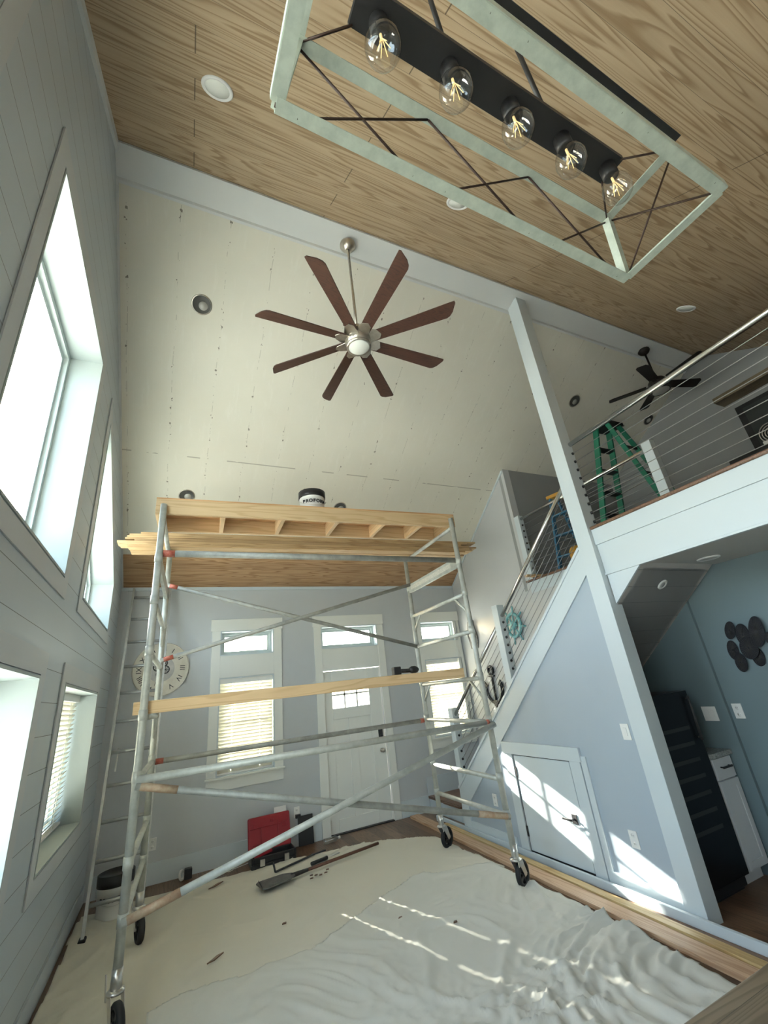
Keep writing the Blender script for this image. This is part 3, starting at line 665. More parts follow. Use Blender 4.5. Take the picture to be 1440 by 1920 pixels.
# ------------------------------------------------------------------ clock and stair wall ornaments
cc = Vector((-.14, D-.002, 2.232)); rc = .325
ck = thing('wall_clock', 'large round cream clock with Roman numerals on the far wall', 'clock', cc)
F0 = Vector((0, -1, 0))
MB().lathe([(0, .0), (rc, 0), (rc, .022), (rc-.01, .026), (0, .026)], cc, F0, 64, False).build('dial', M_face, ck)
MB().torus(cc+F0*.024, F0, rc-.004, .006, 64, 8).build('rim', M_nickel, ck)
MB().lathe([(0, .0275), (.15, .0275), (.155, .026)], cc, F0, 48).build('inner_ring', galv('grey clock centre', (.48, .47, .45), (.62, .60, .56), .6, .2, 12), ck)
gm = MB()
for (ax_, az, rr) in ((-.04, .03, .05), (.05, -.01, .045), (-.01, -.06, .04), (.04, .07, .03)):
    q = cc+Vector((ax_, 0, az))+F0*.031; gm.torus(q, F0, rr, .006, 20, 6)
    for i in range(4): a = i*math.pi/4; e = Vector((math.cos(a), 0, math.sin(a)))*rr; gm.bar(q-e, q+e, .005, .005, F0)
gm.build('gears', M_iron, ck)
for i, s_ in enumerate(('XII', 'I', 'II', 'III', 'IV', 'V', 'VI', 'VII', 'VIII', 'IX', 'X', 'XI')):
    a = math.pi/2-i*math.pi/6; u = Vector((math.cos(a), 0, math.sin(a)))
    text('numeral', s_, .085, M_ink, ck, cc+u*.245+F0*.0275, Vector((u.z, 0, -u.x)), u, .0008)
MB().bar(cc+F0*.036, cc+F0*.036+Vector((-.10, 0, .09)), .004, .014, F0).bar(cc+F0*.036, cc+F0*.036+Vector((-.06, 0, -.19)), .004, .01, F0).build('hands', M_ink, ck)

def wallframe(u, v, y_hint):                       # point on the slanting stair wall
    for _ in range(6):
        p = at(u, v, 'x', xs(y_hint)-.004); y_hint = p.y
    return p
NW = Vector((-1, .078, 0)).normalized(); TW = Vector((.078, 1, 0)).normalized(); UP = Vector((0, 0, 1))
p = wallframe(966, 1172, 5.0)
sw = thing('ship_wheel', 'weathered teal wooden ship wheel on the stair wall', 'ornament', p)
q = p+NW*.03
MB().torus(q, NW, .16, .022, 40, 8).build('rim', M_teal, sw)
MB().lathe([(0, .03), (.055, .028), (.06, 0), (.06, -.02), (0, -.02)], q, NW, 24).build('hub', M_teal, sw)
for i in range(8):
    a = i*math.pi/4+.2; e = TW*math.cos(a)+UP*math.sin(a)
    MB().lathe([(.010, .05), (.012, .10), (.010, .17), (.013, .19), (.009, .205), (.015, .235), (.010, .265), (0, .27)], q, e, 12).build('spoke_handle', M_teal, sw)
p = wallframe(927, 1285, 5.7)
an = thing('anchor_ornament', 'black iron anchor ornament on the stair wall', 'ornament', p); q = p+NW*.018
MB().bar(q-UP*.24, q+UP*.14, .028, .03, NW).build('shank', M_iron, an, bevel=.004)
MB().torus(q+UP*.215, NW, .062, .020, 28, 8).build('ring', M_iron, an)
MB().bar(q+UP*.135-TW*.075, q+UP*.135+TW*.075, .024, .026, NW).build('stock', M_iron, an, bevel=.004)
arc = [q+UP*(-.02-.225*math.sin(R(a)))+TW*(.215*math.cos(R(a))) for a in range(-8, 189, 14)]
fl = MB().path(arc, .024, 8)
fl.prism([q-UP*.31, q-UP*.225-TW*.08, q-UP*.2, q-UP*.225+TW*.08], NW*.02).build('arms', M_iron, an)
for e in (-1, 1): MB().prism([q+TW*.215*e+UP*.075, q+TW*.27*e-UP*.03, q+TW*.14*e+UP*.0], NW*.02).build('fluke', M_iron, an)
p = wallframe(888, 1192, 5.95)
dr = thing('driftwood_ornament', 'grey stringy wall ornament with a white shell piece beside the scaffold', 'ornament', p); q = p+NW*.02
for i in range(5):
    off = TW*(.05*(i-2)); pts = [q+off+UP*(.24-.11*k)+TW*(.025*math.sin(k*1.9+i))+NW*.012*math.cos(k+i) for k in range(5)]
    MB().path(pts, .014, 6).build('strand', galv('grey driftwood', (.20, .18, .16), (.42, .40, .37), .8, 0, 25), dr)
MB().lathe([(0, -.085), (.025, -.06), (.035, 0), (.022, .06), (0, .085)], q+NW*.03-TW*.04, (TW*.3+UP), 14).build('shell', M_white2, dr)

# ------------------------------------------------------------------ big ceiling fan
def fan(name, label, top, zhub, zblade, nb, rad, r0, wroot, wtip, M, Mm, Ml, ang0, pitch, irons=True, rl=.085, tip=True):
    t = Vector(top); o = thing(name, label, 'ceiling fan', t); h = Vector((t.x, t.y, zhub))
    MB().lathe([(0, 0), (.075, 0), (.078, -.02), (.06, -.05), (.03, -.075), (.02, -.08), (0, -.08)], t, n=32).build('canopy', Mm, o)
    MB().tube(t-UP*.07, h+UP*.10, .0125, 14).build('downrod', Mm, o)
    MB().lathe([(.014, .16), (.03, .15), (.035, .11), (.09, .095), (.115, .06), (.12, .0), (.112, -.04), (.09, -.075), (0, -.08)], h, n=40).build('motor_housing', Mm, o)
    MB().lathe([(rl+.012, -.072), (rl+.012, -.085), (rl, -.09), (rl*.7, -.10), (0, -.105)], h, n=36).build('light_lens', Ml, o)
    MB().lathe([(rl+.01, -.07), (rl+.022, -.072), (rl+.022, -.088), (rl+.004, -.092)], h, n=36).build('light_ring', Mm, o)
    for i in range(nb):
        a = ang0+2*math.pi*i/nb; rot = Matrix.Rotation(a, 3, 'Z') @ Matrix.Rotation(-pitch, 3, 'X')
        if tip: out_ = [(r0, -wroot/2), (rad*.93, -wtip/2), (rad*1.0, -wtip*.5), (rad*1.005, -wtip*.36), (rad*.965, wtip*.18), (rad*.93, wtip*.42), (rad*.90, wtip*.5), (r0, wroot/2)]
        else: out_ = [(r0, -wroot/2), (rad*.95, -wtip/2), (rad, -wtip*.35), (rad, wtip*.35), (rad*.93, wtip/2), (r0, wroot/2)]
        cb = Vector((t.x, t.y, zblade))
        b = MB().prism([cb + rot @ Vector((x, y, 0)) for x, y in out_], rot @ Vector((0, 0, .009))).build('blade', M, o, bevel=.002)
        if irons:
            pts = [(.06, -.06), (.115, -.085), (.19, -.05), (.215, .0), (.19, .035), (.10, .05), (.06, .03)]
            MB().prism([cb + rot @ Vector((x, y, -.006)) for x, y in pts], rot @ Vector((0, 0, .005))).build('blade_bracket', Mm, b, bevel=.002)
        else:
            MB().bar(cb+rot @ Vector((.08, 0, -.004)), cb+rot @ Vector((r0+.05, 0, -.004)), .05, .006, rot @ Vector((0, 0, 1))).build('blade_bracket', Mm, b)
    return o
fan('ceiling_fan', 'large ceiling fan with eight dark walnut blades and nickel motor', (1.262, 2.575, 5.745), 4.525, 4.505, 8, .865, .13, .095, .125, M_blade, M_nickel, M_lens, R(2), R(14))
fan('ceiling_fan', 'dark five-bladed ceiling fan above the loft', (5.765, 2.585, 5.742), 5.12, 5.14, 5, .62, .15, .12, .15, M_bronze, M_bronze, mat('dim lens', (.45, .45, .43), .4), R(-20), R(12), False, .10, False)

# ------------------------------------------------------------------ chandelier above the table
ch = thing('chandelier', 'long open steel frame chandelier with five clear globe bulbs', 'chandelier', (.8115, .4313, 3.05))
cth = .0235; cx = Vector((math.cos(cth), math.sin(cth), 0)); cyv = Vector((-math.sin(cth), math.cos(cth), 0)); c0 = Vector((.8115, .4313, 3.05))
def cpt(sx, sy, sz): L_, W_ = ((1.35, .351), (1.259, .268))[sz]; return c0+cx*L_/2*sx+cyv*W_/2*sy+UP*.261*sz
def angle(mb, a, b, inw, w=.034, tt=.004):            # an angle-iron member: one flat leg and one upright leg
    a, b = Vector(a), Vector(b); d = (b-a).normalized(); inw = Vector(inw); inw = (inw-d*inw.dot(d)).normalized(); u2 = d.cross(inw)
    if u2.z < 0: u2 = -u2
    mb.bar(a+inw*w/2-inw*.01, b+inw*w/2-inw*.01, w, tt, u2); mb.bar(a+u2*w/2-inw*.01, b+u2*w/2-inw*.01, tt, w, u2); return mb
for sz, nm in ((0, 'lower_rail'), (1, 'upper_rail')):
    for sy in (-1, 1):
        if (sz, sy) == (1, -1): MB().bar(cpt(-1, sy, sz)-cyv*.018+UP*.01, cpt(.985, sy, sz)-cyv*.018+UP*.01, .034, .004).bar(cpt(-1, sy, sz)-cyv*.001+UP*.026, cpt(.985, sy, sz)-cyv*.001+UP*.026, .004, .034).build(nm, M_char, ch, label='upper rail on the near side with shade put into its colour')  # same steel as the frame; its shade is painted in as charcoal
        else: angle(MB(), cpt(-1, sy, sz), cpt(1, sy, sz), -cyv*sy).build(nm, M_frame, ch)
    for sx in (-1, 1): angle(MB(), cpt(sx, -1, sz)+cyv*.010+UP*.0046+cx*.003*sx, cpt(sx, 1, sz)-cyv*.010+UP*.0046+cx*.003*sx, -cx*sx).build(nm, M_frame, ch)
for sx in (-1, 1):
    for sy in (-1, 1): MB().bar(cpt(sx, sy, 0)+UP*.008-cx*.004*sx-cyv*.004*sy, cpt(sx, sy, 1)-cx*.004*sx-cyv*.004*sy, .028, .028, cx).build('corner_post', M_frame, ch)
def wire(a, b): MB().tube(a, b, .0036, 6).build('brace_wire', M_wire, ch)
for sx in (-1, 1):
    wire(cpt(sx, -1, 0), cpt(sx, 1, 1)); wire(cpt(sx, 1, 0), cpt(sx, -1, 1))
for sy in (-1, 1):
    for k in range(3):
        f = lambda t, sz, sy=sy: cpt(-1, sy, sz).lerp(cpt(1, sy, sz), t)
        wire(f(k/3, 1), f((k+1)/3-.04, 0)); wire(f((k+1)/3, 1), f(k/3+.04, 0))
zt = 3.311
lb = MB().box((.80, .432, zt+.01), (1.0, .088, .022), Matrix.Rotation(cth, 3, 'Z')).build('light_bar', M_char, ch)
for sx in (-1, 1):
    for sy in (-1, 1): wire(Vector((.80, .432, zt))+cx*.49*sx+cyv*.038*sy, cpt(sx, sy, 1))
for dx in (-.195, .195): MB().tube(Vector((.80+dx, .43, zt+.02)), Vector((.80+dx, .43, 4.50)), .008, 10).build('downrod', M_char, ch)
MB().prism([(.35, .38, zw(.38)-.002), (.35, .48, zw(.48)-.002), (.35, .48, zw(.48)-.03), (.35, .38, zw(.38)-.03)], (.62, 0, 0)).build('ceiling_canopy', M_char, ch)
for i in range(5):
    p = Vector((.371+.2235*i, .430+.003*i, zt))
    MB().lathe([(.0, .0), (.026, 0), (.026, -.05), (.020, -.056), (0, -.056)], p, n=20).build('socket', M_char, ch)
    bl = MB().lathe([(.020, -.05), (.021, -.062), (.030, -.075), (.043, -.095), (.0475, -.118), (.044, -.142), (.032, -.160), (.016, -.169), (0, -.171)], p, n=28).build('bulb', M_bulb, ch)
    fl = MB().tube(p-UP*.06, p-UP*.085, .004, 6)
    for k in range(6):
        a = k*math.pi/3; fl.tube(p-UP*.088+Vector((math.cos(a), math.sin(a), 0))*.004, p-UP*.135+Vector((math.cos(a+.5), math.sin(a+.5), 0))*.017, .0012, 5)
    fl.build('filament', M_fil, bl)

# ------------------------------------------------------------------ recessed lights
SW = Vector((0, .53, -.848)).normalized(); SD = Vector((0, -.534, -.845)).normalized()
def downlight(label, p, n, r=.095, M=M_lens):
    o = thing('recessed_light', label, 'ceiling light', p)
    MB().lathe([(r-.022, .006), (r-.01, .012), (r, .006), (r, -.002)], p, n, 36).build('trim_ring', M_white2, o)
    MB().lathe([(0, .005), (r-.02, .005), (r-.02, -.001)], p, n, 36).build('lens', M, o)
def onw(x, y): return Vector((x, y, zw(y)))
def ond(x, y): return Vector((x, y, zd(y)))
downlight('white recessed light in the boards at the upper left', onw(0, 1.61), SW)
downlight('white recessed light in the boards behind the chandelier rail', onw(1.86, 1.65), SW)
downlight('white recessed light in the boards above the balcony', onw(5.05, 1.69), SW)
M_dim = mat('unlit lens', (.55, .55, .53), .4)
downlight('recessed light in the flat ceiling under the balcony', at(1328, 1046, 'z', ZC-.012), Vector((0, 0, -1)), .085, M_dim)
yq = 2.30
downlight('small recessed light in the sloping soffit under the stairs', Vector((3.86, 2.335, und(2.335))), Vector((0, -.63, -.777)).normalized(), .05, M_dim)
def openhole(label, p):
    o = thing('recessed_light_can', label, 'light fitting', p); n = SD
    MB().lathe([(.082, .003), (.094, .004), (.094, -.001)], p, n, 32).build('rim', M_nickel, o)
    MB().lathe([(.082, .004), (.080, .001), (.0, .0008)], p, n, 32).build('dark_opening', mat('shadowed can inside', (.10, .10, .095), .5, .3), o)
    MB().lathe([(0, .020), (.035, .016), (.045, .002)], p+Vector((.015, .012, 0)), n, 20).build('lamp', mat('grey lamp', (.40, .40, .38), .4, .3), o)
    pts = [p+n*.01+Vector((.02*math.sin(k*.9), .03+.012*k, -.008*k)) for k in range(6)]; MB().path(pts, .003, 6).build('wire', M_white2, o)
openhole('open light can in the bare slope left of the large fan', ond(.006, 3.337))
openhole('open light can half hidden by the left end of the platform', ond(.003, 5.20))
openhole('open light can half hidden right of the bucket on the platform', ond(1.975, 5.20))
openhole('open light can in the bare slope just right of the tall post', ond(5.057, 3.363))
openhole('open light can in the dim slope beyond the green ladder', ond(6.75, 3.365))

# ------------------------------------------------------------------ under the loft
f0 = Vector((3.80, 2.60, 0))
wf = thing('wine_fridge', 'tall black wine fridge under the stairs', 'fridge', (3.80, 2.9, 0))
MB().span((3.50, 2.64, .02), (4.09, 3.22, 1.40)).build('cabinet_body', M_black, wf, bevel=.006)
M_gl = mat('black fridge glass', (.004, .0045, .006), .3, Specular_IOR_Level=.25)
dr_ = MB().span((3.50, 2.60, .10), (4.09, 2.636, 1.40)).build('door', M_gl, wf, bevel=.004)
for i in range(7): MB().span((3.54, 2.5975, .42+i*.115), (3.97, 2.60, .447+i*.115)).build('shelf_edge', mat('dim shelf edge', (.026, .024, .022), .5), dr_)
MB().tube((4.045, 2.575, 1.02), (4.045, 2.575, 1.36), .010, 10).tube((4.045, 2.575, 1.34), (4.045, 2.605, 1.34), .008, 8).tube((4.045, 2.575, 1.04), (4.045, 2.605, 1.04), .008, 8).build('handle', M_iron, dr_)
MB().span((3.52, 2.66, .0), (4.07, 3.2, .022)).build('plinth', M_black, wf)
cb = thing('base_cabinet', 'narrow white base cabinet beside the black fridge', 'cabinet', (4.25, 2.9, 0))
M_cab = mat('white cabinet paint', (.62, .64, .66), .4)
MB().span((4.115, 2.625, .09), (4.385, 3.20, .862)).build('carcass', M_cab, cb)
dw = MB().span((4.12, 2.603, .705), (4.38, 2.624, .855)).build('drawer', M_cab, cb, bevel=.003)
MB().bar((4.19, 2.575, .79), (4.32, 2.575, .79), .012, .016).tube((4.20, 2.575, .79), (4.20, 2.604, .79), .006, 8).tube((4.31, 2.575, .79), (4.31, 2.604, .79), .006, 8).build('handle', M_black, dw, bevel=.003)
do = MB().span((4.12, 2.606, .105), (4.38, 2.624, .695)).span((4.12, 2.600, .105), (4.17, 2.606, .695)).span((4.33, 2.600, .105), (4.38, 2.606, .695)).span((4.17, 2.600, .105), (4.33, 2.606, .155)).span((4.17, 2.600, .645), (4.33, 2.606, .695)).build('door', M_cab, cb)
MB().span((4.125, 2.68, 0), (4.38, 3.1, .09)).build('toe_kick', M_cab, cb)
tag(MB().span((4.10, 2.585, .864), (4.402, 3.22, .90)).build('countertop', galv('speckled stone', (.20, .21, .20), (.42, .43, .41), .25, 0, 60), None, bevel=.003), 'speckled stone worktop on the narrow white cabinet', 'worktop')
wp = thing('wall_sculpture', 'cluster of dark woven oval discs on the kitchen wall', 'wall art', at(1392, 1205, 'x', 4.43))
M_disc = mat('dark woven metal', (.006, .007, .011), .6, .2)
for (u, v, rw, rh, a) in ((1368, 1182, .052, .078, .35), (1392, 1190, .068, .092, .15), (1418, 1184, .072, .125, .25), (1374, 1219, .056, .082, .1), (1404, 1215, .088, .092, .2), (1389, 1242, .058, .078, .1), (1421, 1231, .060, .078, .1), (1443, 1197, .045, .05, 0)):
    p = at(u, v, 'x', 4.43-.006-random.random()*.045); ds = MB(); n = 28; rw *= .78
    pts = []
    for k in range(n):
        t = 2*math.pi*k/n; yy, zz = rw*math.cos(t), rh*math.sin(t); pts.append(p+Vector((0, yy*math.cos(a)-zz*math.sin(a), yy*math.sin(a)+zz*math.cos(a))))
    ds.prism(pts, (.006, 0, 0)); dobj = ds.build('disc', M_disc, wp, bevel=.002)
    sp = MB()
    for k in range(0, n, 1):
        sp.bar(p.lerp(pts[k], .12)-Vector((.002, 0, 0)), p.lerp(pts[k], .9)-Vector((.002, 0, 0)), .0015, .003, (1, 0, 0))
    sp.build('rib', mat('grey rib', (.05, .045, .043), .5, .4), dobj)
tag(MB().span((-.15, .12, .715), (2.05, 1.185, .755)).build('tmp', M_table, None, bevel=.006), 'x', 'x')
bpy.data.objects.remove(bpy.data.objects['tmp'])
tb = thing('dining_table', 'brown plank dining table at the near edge of the room', 'table', (.95, .65, 0))
MB().span((-.15, .12, .722), (2.05, 1.185, .757)).build('tabletop', M_table, tb, bevel=.006)
for x in (-.05, 1.95):
    for y in (.22, 1.08): MB().span((x-.04, y-.04, 0), (x+.04, y+.04, .722)).build('leg', M_table, tb)
MB().span((-.05, .2, .63), (1.95, .225, .722)).span((-.05, 1.075, .63), (1.95, 1.1, .722)).build('apron', M_table, tb)

# ------------------------------------------------------------------ floor: drop cloths, boards, tools
def cloth(name, label, poly, seed, amp, rough_fn, M, z0=.004):
    xs_ = [p[0] for p in poly]; ys_ = [p[1] for p in poly]; bm = bmesh.new(); st_ = .016
    def inside(x, y):
        c_ = False; j = len(poly)-1
        for i in range(len(poly)):
            xi, yi = poly[i]; xj, yj = poly[j]
            if (yi > y) != (yj > y) and x < (xj-xi)*(y-yi)/(yj-yi)+xi: c_ = not c_
            j = i
        return c_
    nx, ny = int((max(xs_)-min(xs_))/st_)+1, int((max(ys_)-min(ys_))/st_)+1; vs = {}
    def vert(i, j):
        if (i, j) in vs: return vs[i, j]
        x, y = min(xs_)+i*st_, min(ys_)+j*st_
        a = amp*rough_fn(x, y); p = Vector((x*1.0, y*1.0, seed))
        wv_ = Vector((noise.noise(p*1.1)*.5, noise.noise(p*1.1+Vector((9, 3, 1)))*.5, 0))
        def rid(fq, wk, off, th_): q_ = p*fq+wv_*wk+off; return max(0, 1-abs(noise.noise(q_))-th_)/(1-th_)
        g_ = max(0, min(1, .5+1.3*noise.noise(p*.9+Vector((2, 7, 3)))))
        h = rid(1.5, 2.6, Vector((0, 0, 0)), .84)**1.4*.42 + rid(3.1, 4.2, Vector((5, 1, 8)), .76)**1.4*.42*g_ + rid(5.6, 7., Vector((1, 9, 2)), .68)**1.4*.34*g_ + rid(10.5, 9., Vector((3, 2, 6)), .60)**1.2*.14*(.3+g_) + (.5+.5*noise.noise(p*1.6))*.16
        vs[i, j] = bm.verts.new((x+noise.noise(p*2)*.02, y+noise.noise(p*2+Vector((4, 4, 4)))*.02, z0+a*h)); return vs[i, j]
    for i in range(nx):
        for j in range(ny):
            x, y = min(xs_)+(i+.5)*st_, min(ys_)+(j+.5)*st_
            if inside(x+noise.noise(Vector((x*1.5, y*1.5, seed)))*.05, y+noise.noise(Vector((x*1.5, y*1.5, seed+3)))*.05):
                f = bm.faces.new((vert(i, j), vert(i+1, j), vert(i+1, j+1), vert(i, j+1))); f.smooth = True
    me = bpy.data.meshes.new(name); bm.to_mesh(me); bm.free(); me.materials.append(M)
    o = bpy.data.objects.new(name, me); C.objects.link(o)
    so = o.modifiers.new('thick', 'SOLIDIFY'); so.thickness = .003; so.offset = 1
    return tag(o, label, 'drop cloth')
M_canvas2 = paint('washed canvas', (.62, .605, .54), .85)
sm = lambda t: max(0, min(1, t))
cloth('drop_cloth', 'beige canvas drop cloth spread under the scaffold up to the far wall', [(-.66, 3.2), (2.93, 3.2), (2.98, 4.4), (2.95, 5.45), (2.45, 5.80), (1.7, 5.98), (1.2, 6.0), (.5, 6.05), (-.15, 6.08), (-.62, 6.0)], 3.1, .042, lambda x, y: .22+.5*sm((y-5.2)*1.4)*sm(x*.6)+.5*sm((x-2.2)*1.5)+.6*sm((-.35-x)*4), M_canvas)
cloth('drop_cloth', 'paler crumpled drop cloth in the foreground over the beige one', [(-.62, 1.25), (2.86, 1.25), (2.88, 2.2), (2.93, 3.3), (2.97, 4.35), (2.2, 4.55), (1.5, 4.25), (1.05, 4.0), (.55, 4.0), (.18, 4.03), (-.02, 3.95), (-.1, 3.0)], 8.4, .070, lambda x, y: .3+.55*sm((3.9-y)*.8)+.5*sm((x-1.3)*.7), M_canvas2, .010)
# boards lying along the stair wall
def floor_board(label, x0, x1, y0, y1, z, h, M, group=None, name='floor_board', rot=0.):
    c_ = Vector(((x0+x1)/2, (y0+y1)/2, z+h/2)); o = MB().box(c_, (x1-x0, y1-y0, h), Matrix.Rotation(rot, 3, 'Z')).build(name, M, None, bevel=.002); return tag(o, label, 'board', group)
def skew(y, w0, y0, k): return w0+k*(y-y0)
def long_board(label, x2, k, w, y0, y1, h, M, z=0.):
    o = MB().prism([(skew(y0, x2, 2.18, k), y0, z), (skew(y0, x2, 2.18, k)+w, y0, z), (skew(y1, x2, 2.18, k)+w, y1, z), (skew(y1, x2, 2.18, k), y1, z)], (0, 0, h)).build('floor_board', M, None, bevel=.002); tag(o, label, 'board')
long_board('wide pinkish oak board lying nearest the drop cloth', 2.955, .040, .135, 1.7, 6.38, .03, M_oak)
long_board('yellow pine moulding lying between the oak board and white trim', 3.105, .036, .072, 1.5, 5.7, .038, M_oak2)
long_board('narrow brown strip lying against the yellow moulding', 3.183, .036, .020, 1.6, 5.9, .024, M_brownw)
long_board('long white trim board lying on edge along the foot of the stair wall', 3.285, .010, .028, .9, 6.0, .062, M_white)
floor_board('loose dark trim stick behind the white trim board near the landing', 3.40, 3.43, 5.50, 5.9, .192, .02, M_brownw)

# red tool case, open
rc_ = thing('tool_case', 'open tool case with red lid and black base on the floor', 'tool case', (1.18, 6.13, 0))
MB().span((.93, 5.995, .006), (1.43, 6.235, .05)).span((.93, 5.995, .05), (.95, 6.235, .115)).span((1.41, 5.995, .05), (1.43, 6.235, .115)).span((.95, 5.995, .05), (1.41, 6.015, .115)).span((.95, 6.215, .05), (1.41, 6.235, .115)).build('base', M_black, rc_, bevel=.012)
rl = Matrix.Rotation(R(-14), 3, 'X'); lc = Vector((1.18, 6.285, .265))
lid = MB().box(lc, (.50, .05, .345), rl).build('lid', M_redp, rc_, bevel=.02, seg=3)
rb = MB()
for (a, b, w, h) in ((-.05, .06, .36, .012), (-.1, -.05, .012, .2), (.1, -.02, .012, .24), (0, -.10, .40, .012), (.17, .05, .05, .05), (-.17, .08, .05, .05), (.03, .11, .04, .03)): rb.box(lc+rl @ Vector((a, -.03, b)), (w, .014, h), rl)
rb.build('moulded_rib', M_redp, lid, bevel=.004)
MB().prism([(.97, 6.03, .10), (1.17, 6.06, .125), (1.14, 6.20, .15), (.96, 6.20, .15)], (0, 0, .02)).build('red_insert', M_redp, rc_)
for x in (1.05, 1.32): MB().span((x-.025, 5.982, .03), (x+.025, 5.996, .09)).build('latch', M_zinc, rc_)
tag(MB().box(Vector((1.33, 6.385, .445)), (.15, .012, .07), rl).build('paper_manual', M_white2, None), 'white folded paper standing behind the red case lid', 'paper')
tag(MB().box(Vector((1.655, 6.405, .165)), (.19, .03, .31), Matrix.Rotation(R(-7), 3, 'X')).build('black_panel', M_black, None, bevel=.004), 'upright black panel leaning on the far wall by the red case', 'panel')
bo = thing('water_bottle', 'crumpled clear plastic bottle lying by the front door casing', 'bottle', (1.93, 6.25, .03))
MB().lathe([(0, -.10), (.030, -.095), (.032, -.05), (.028, -.02), (.032, .02), (.031, .06), (.014, .09), (.013, .105)], Vector((1.93, 6.25, .034)), (1, .15, 0), 18).build('body', M_clear, bo)
MB().lathe([(0, .125), (.015, .125), (.015, .10)], Vector((1.93, 6.25, .034)), (1, .15, 0), 14).build('cap', M_white2, bo)
# flat shovel
sh = thing('flat_shovel', 'grey scraper shovel with a long brown handle lying on the cloth', 'shovel', (1.2, 5.35, .03))
a = Vector((1.26, 5.42, .045)); b = Vector((2.30, 5.62, .05)); dd = (b-a).normalized(); nn = UP.cross(dd)
MB().prism([a+dd*.0-nn*.04, a-dd*.08-nn*.10, a-dd*.33-nn*.115, a-dd*.36-nn*.09, a-dd*.36+nn*.09, a-dd*.33+nn*.115, a-dd*.08+nn*.10, a+nn*.04], UP*.014).build('blade', galv('grey scraper steel', (.10, .105, .10), (.16, .165, .155), .5, .4, 14), sh, bevel=.003)
MB().bar(a-dd*.35+UP*.012, a-dd*.35+UP*.012+Vector((.001, 0, 0)), .22, .03).build('blade_lip', M_char, sh)
MB().tube(a-dd*.03, a+dd*.16, .022, 14, .016).build('ferrule', M_char, sh)
MB().tube(a+dd*.13, b, .015, 12).build('handle', wood('brown handle', (.16, .065, .04), (.09, .035, .02), 0, 1, 0, 1., 20., .5), sh)
rk = thing('scraper_bar', 'dark slim pry bar lying above the shovel on the cloth', 'tool', (1.35, 5.78, .02))
MB().bar((1.13, 5.70, .03), (1.62, 5.92, .03), .022, .014).bar((1.62, 5.92, .03), (1.76, 5.93, .035), .018, .010).build('shaft', M_iron, rk)
MB().tube((1.13, 5.70, .03), (1.11, 5.70, .115), .010, 8).build('hook', M_iron, rk)
hk = thing('putty_knife', 'short tool with black grip beside the brown shovel handle', 'tool', (1.62, 5.66, .02))
MB().tube((1.50, 5.62, .035), (1.70, 5.68, .035), .017, 12).build('grip', M_black, hk); MB().tube((1.70, 5.68, .035), (1.86, 5.73, .032), .007, 8).build('shaft', M_zinc, hk)
# small clutter
tp = thing('tape_roll', 'small white and black roll against the far baseboard', 'tape', (.26, 6.33, 0))
MB().torus(Vector((.24, 6.33, .052)), (.8, -.5, .2), .038, .014, 24, 8).build('roll', M_white2, tp); MB().span((.265, 6.30, .005), (.345, 6.38, .10)).build('core', M_black, tp, bevel=.01)
cw = MB().path([(.72+.05*math.cos(i*.45)*(1 if i < 14 else 1+.12*(i-14)), 6.22+.05*math.sin(i*.45), .012+.002*(i % 5)) for i in range(24)], .004, 6)
cw.path([(.77, 6.22, .012), (.85, 6.26, .010), (.95, 6.30, .010), (1.15, 6.33, .010)], .004, 6)
tag(cw.build('white_cord', M_white2, None), 'thin white cord curled on the floor left of the red case', 'cord')  # loose white cord curled on the floor
for i, (u, v, ln, lb_) in enumerate(((404, 1800, .06, 'dark splinter of wood lying alone on the beige cloth'), (405, 1662, .075, 'flat dark wood chip on the cloth below the tape roll'))):
    p = at(u, v, 'z', .022); o = MB().prism([p+Vector((-ln, -ln*.5, .002)), p+Vector((-.1*ln, -ln*.2, .002)), p+Vector((ln, ln*.75, .006)), p+Vector((.2*ln, ln*.5, .006)), p+Vector((-.4*ln, ln*.05, .002))], UP*.008).build('wood_chip', M_brownw, None); tag(o, lb_, 'debris')
# wood crumbs around the shovel and on the cloth
for i, (x, y) in enumerate(((1.46, 5.30), (1.50, 5.27), (1.40, 5.25), (1.56, 5.29), (1.42, 5.33), (1.6, 5.36), (2.05, 3.62), (.96, 4.5), (1.75, 3.95))):
    p = Vector((x, y, .025)); o = MB().prism([p+Vector((-.018, -.006, 0)), p+Vector((.014, -.009, 0)), p+Vector((.02, .008, 0)), p+Vector((-.006, .010, 0))], UP*.008).build('wood_crumb', M_brownw, None)
    tag(o, 'tiny dark crumb of wood lying on the drop cloths', 'debris', 'wood crumbs on the cloths')

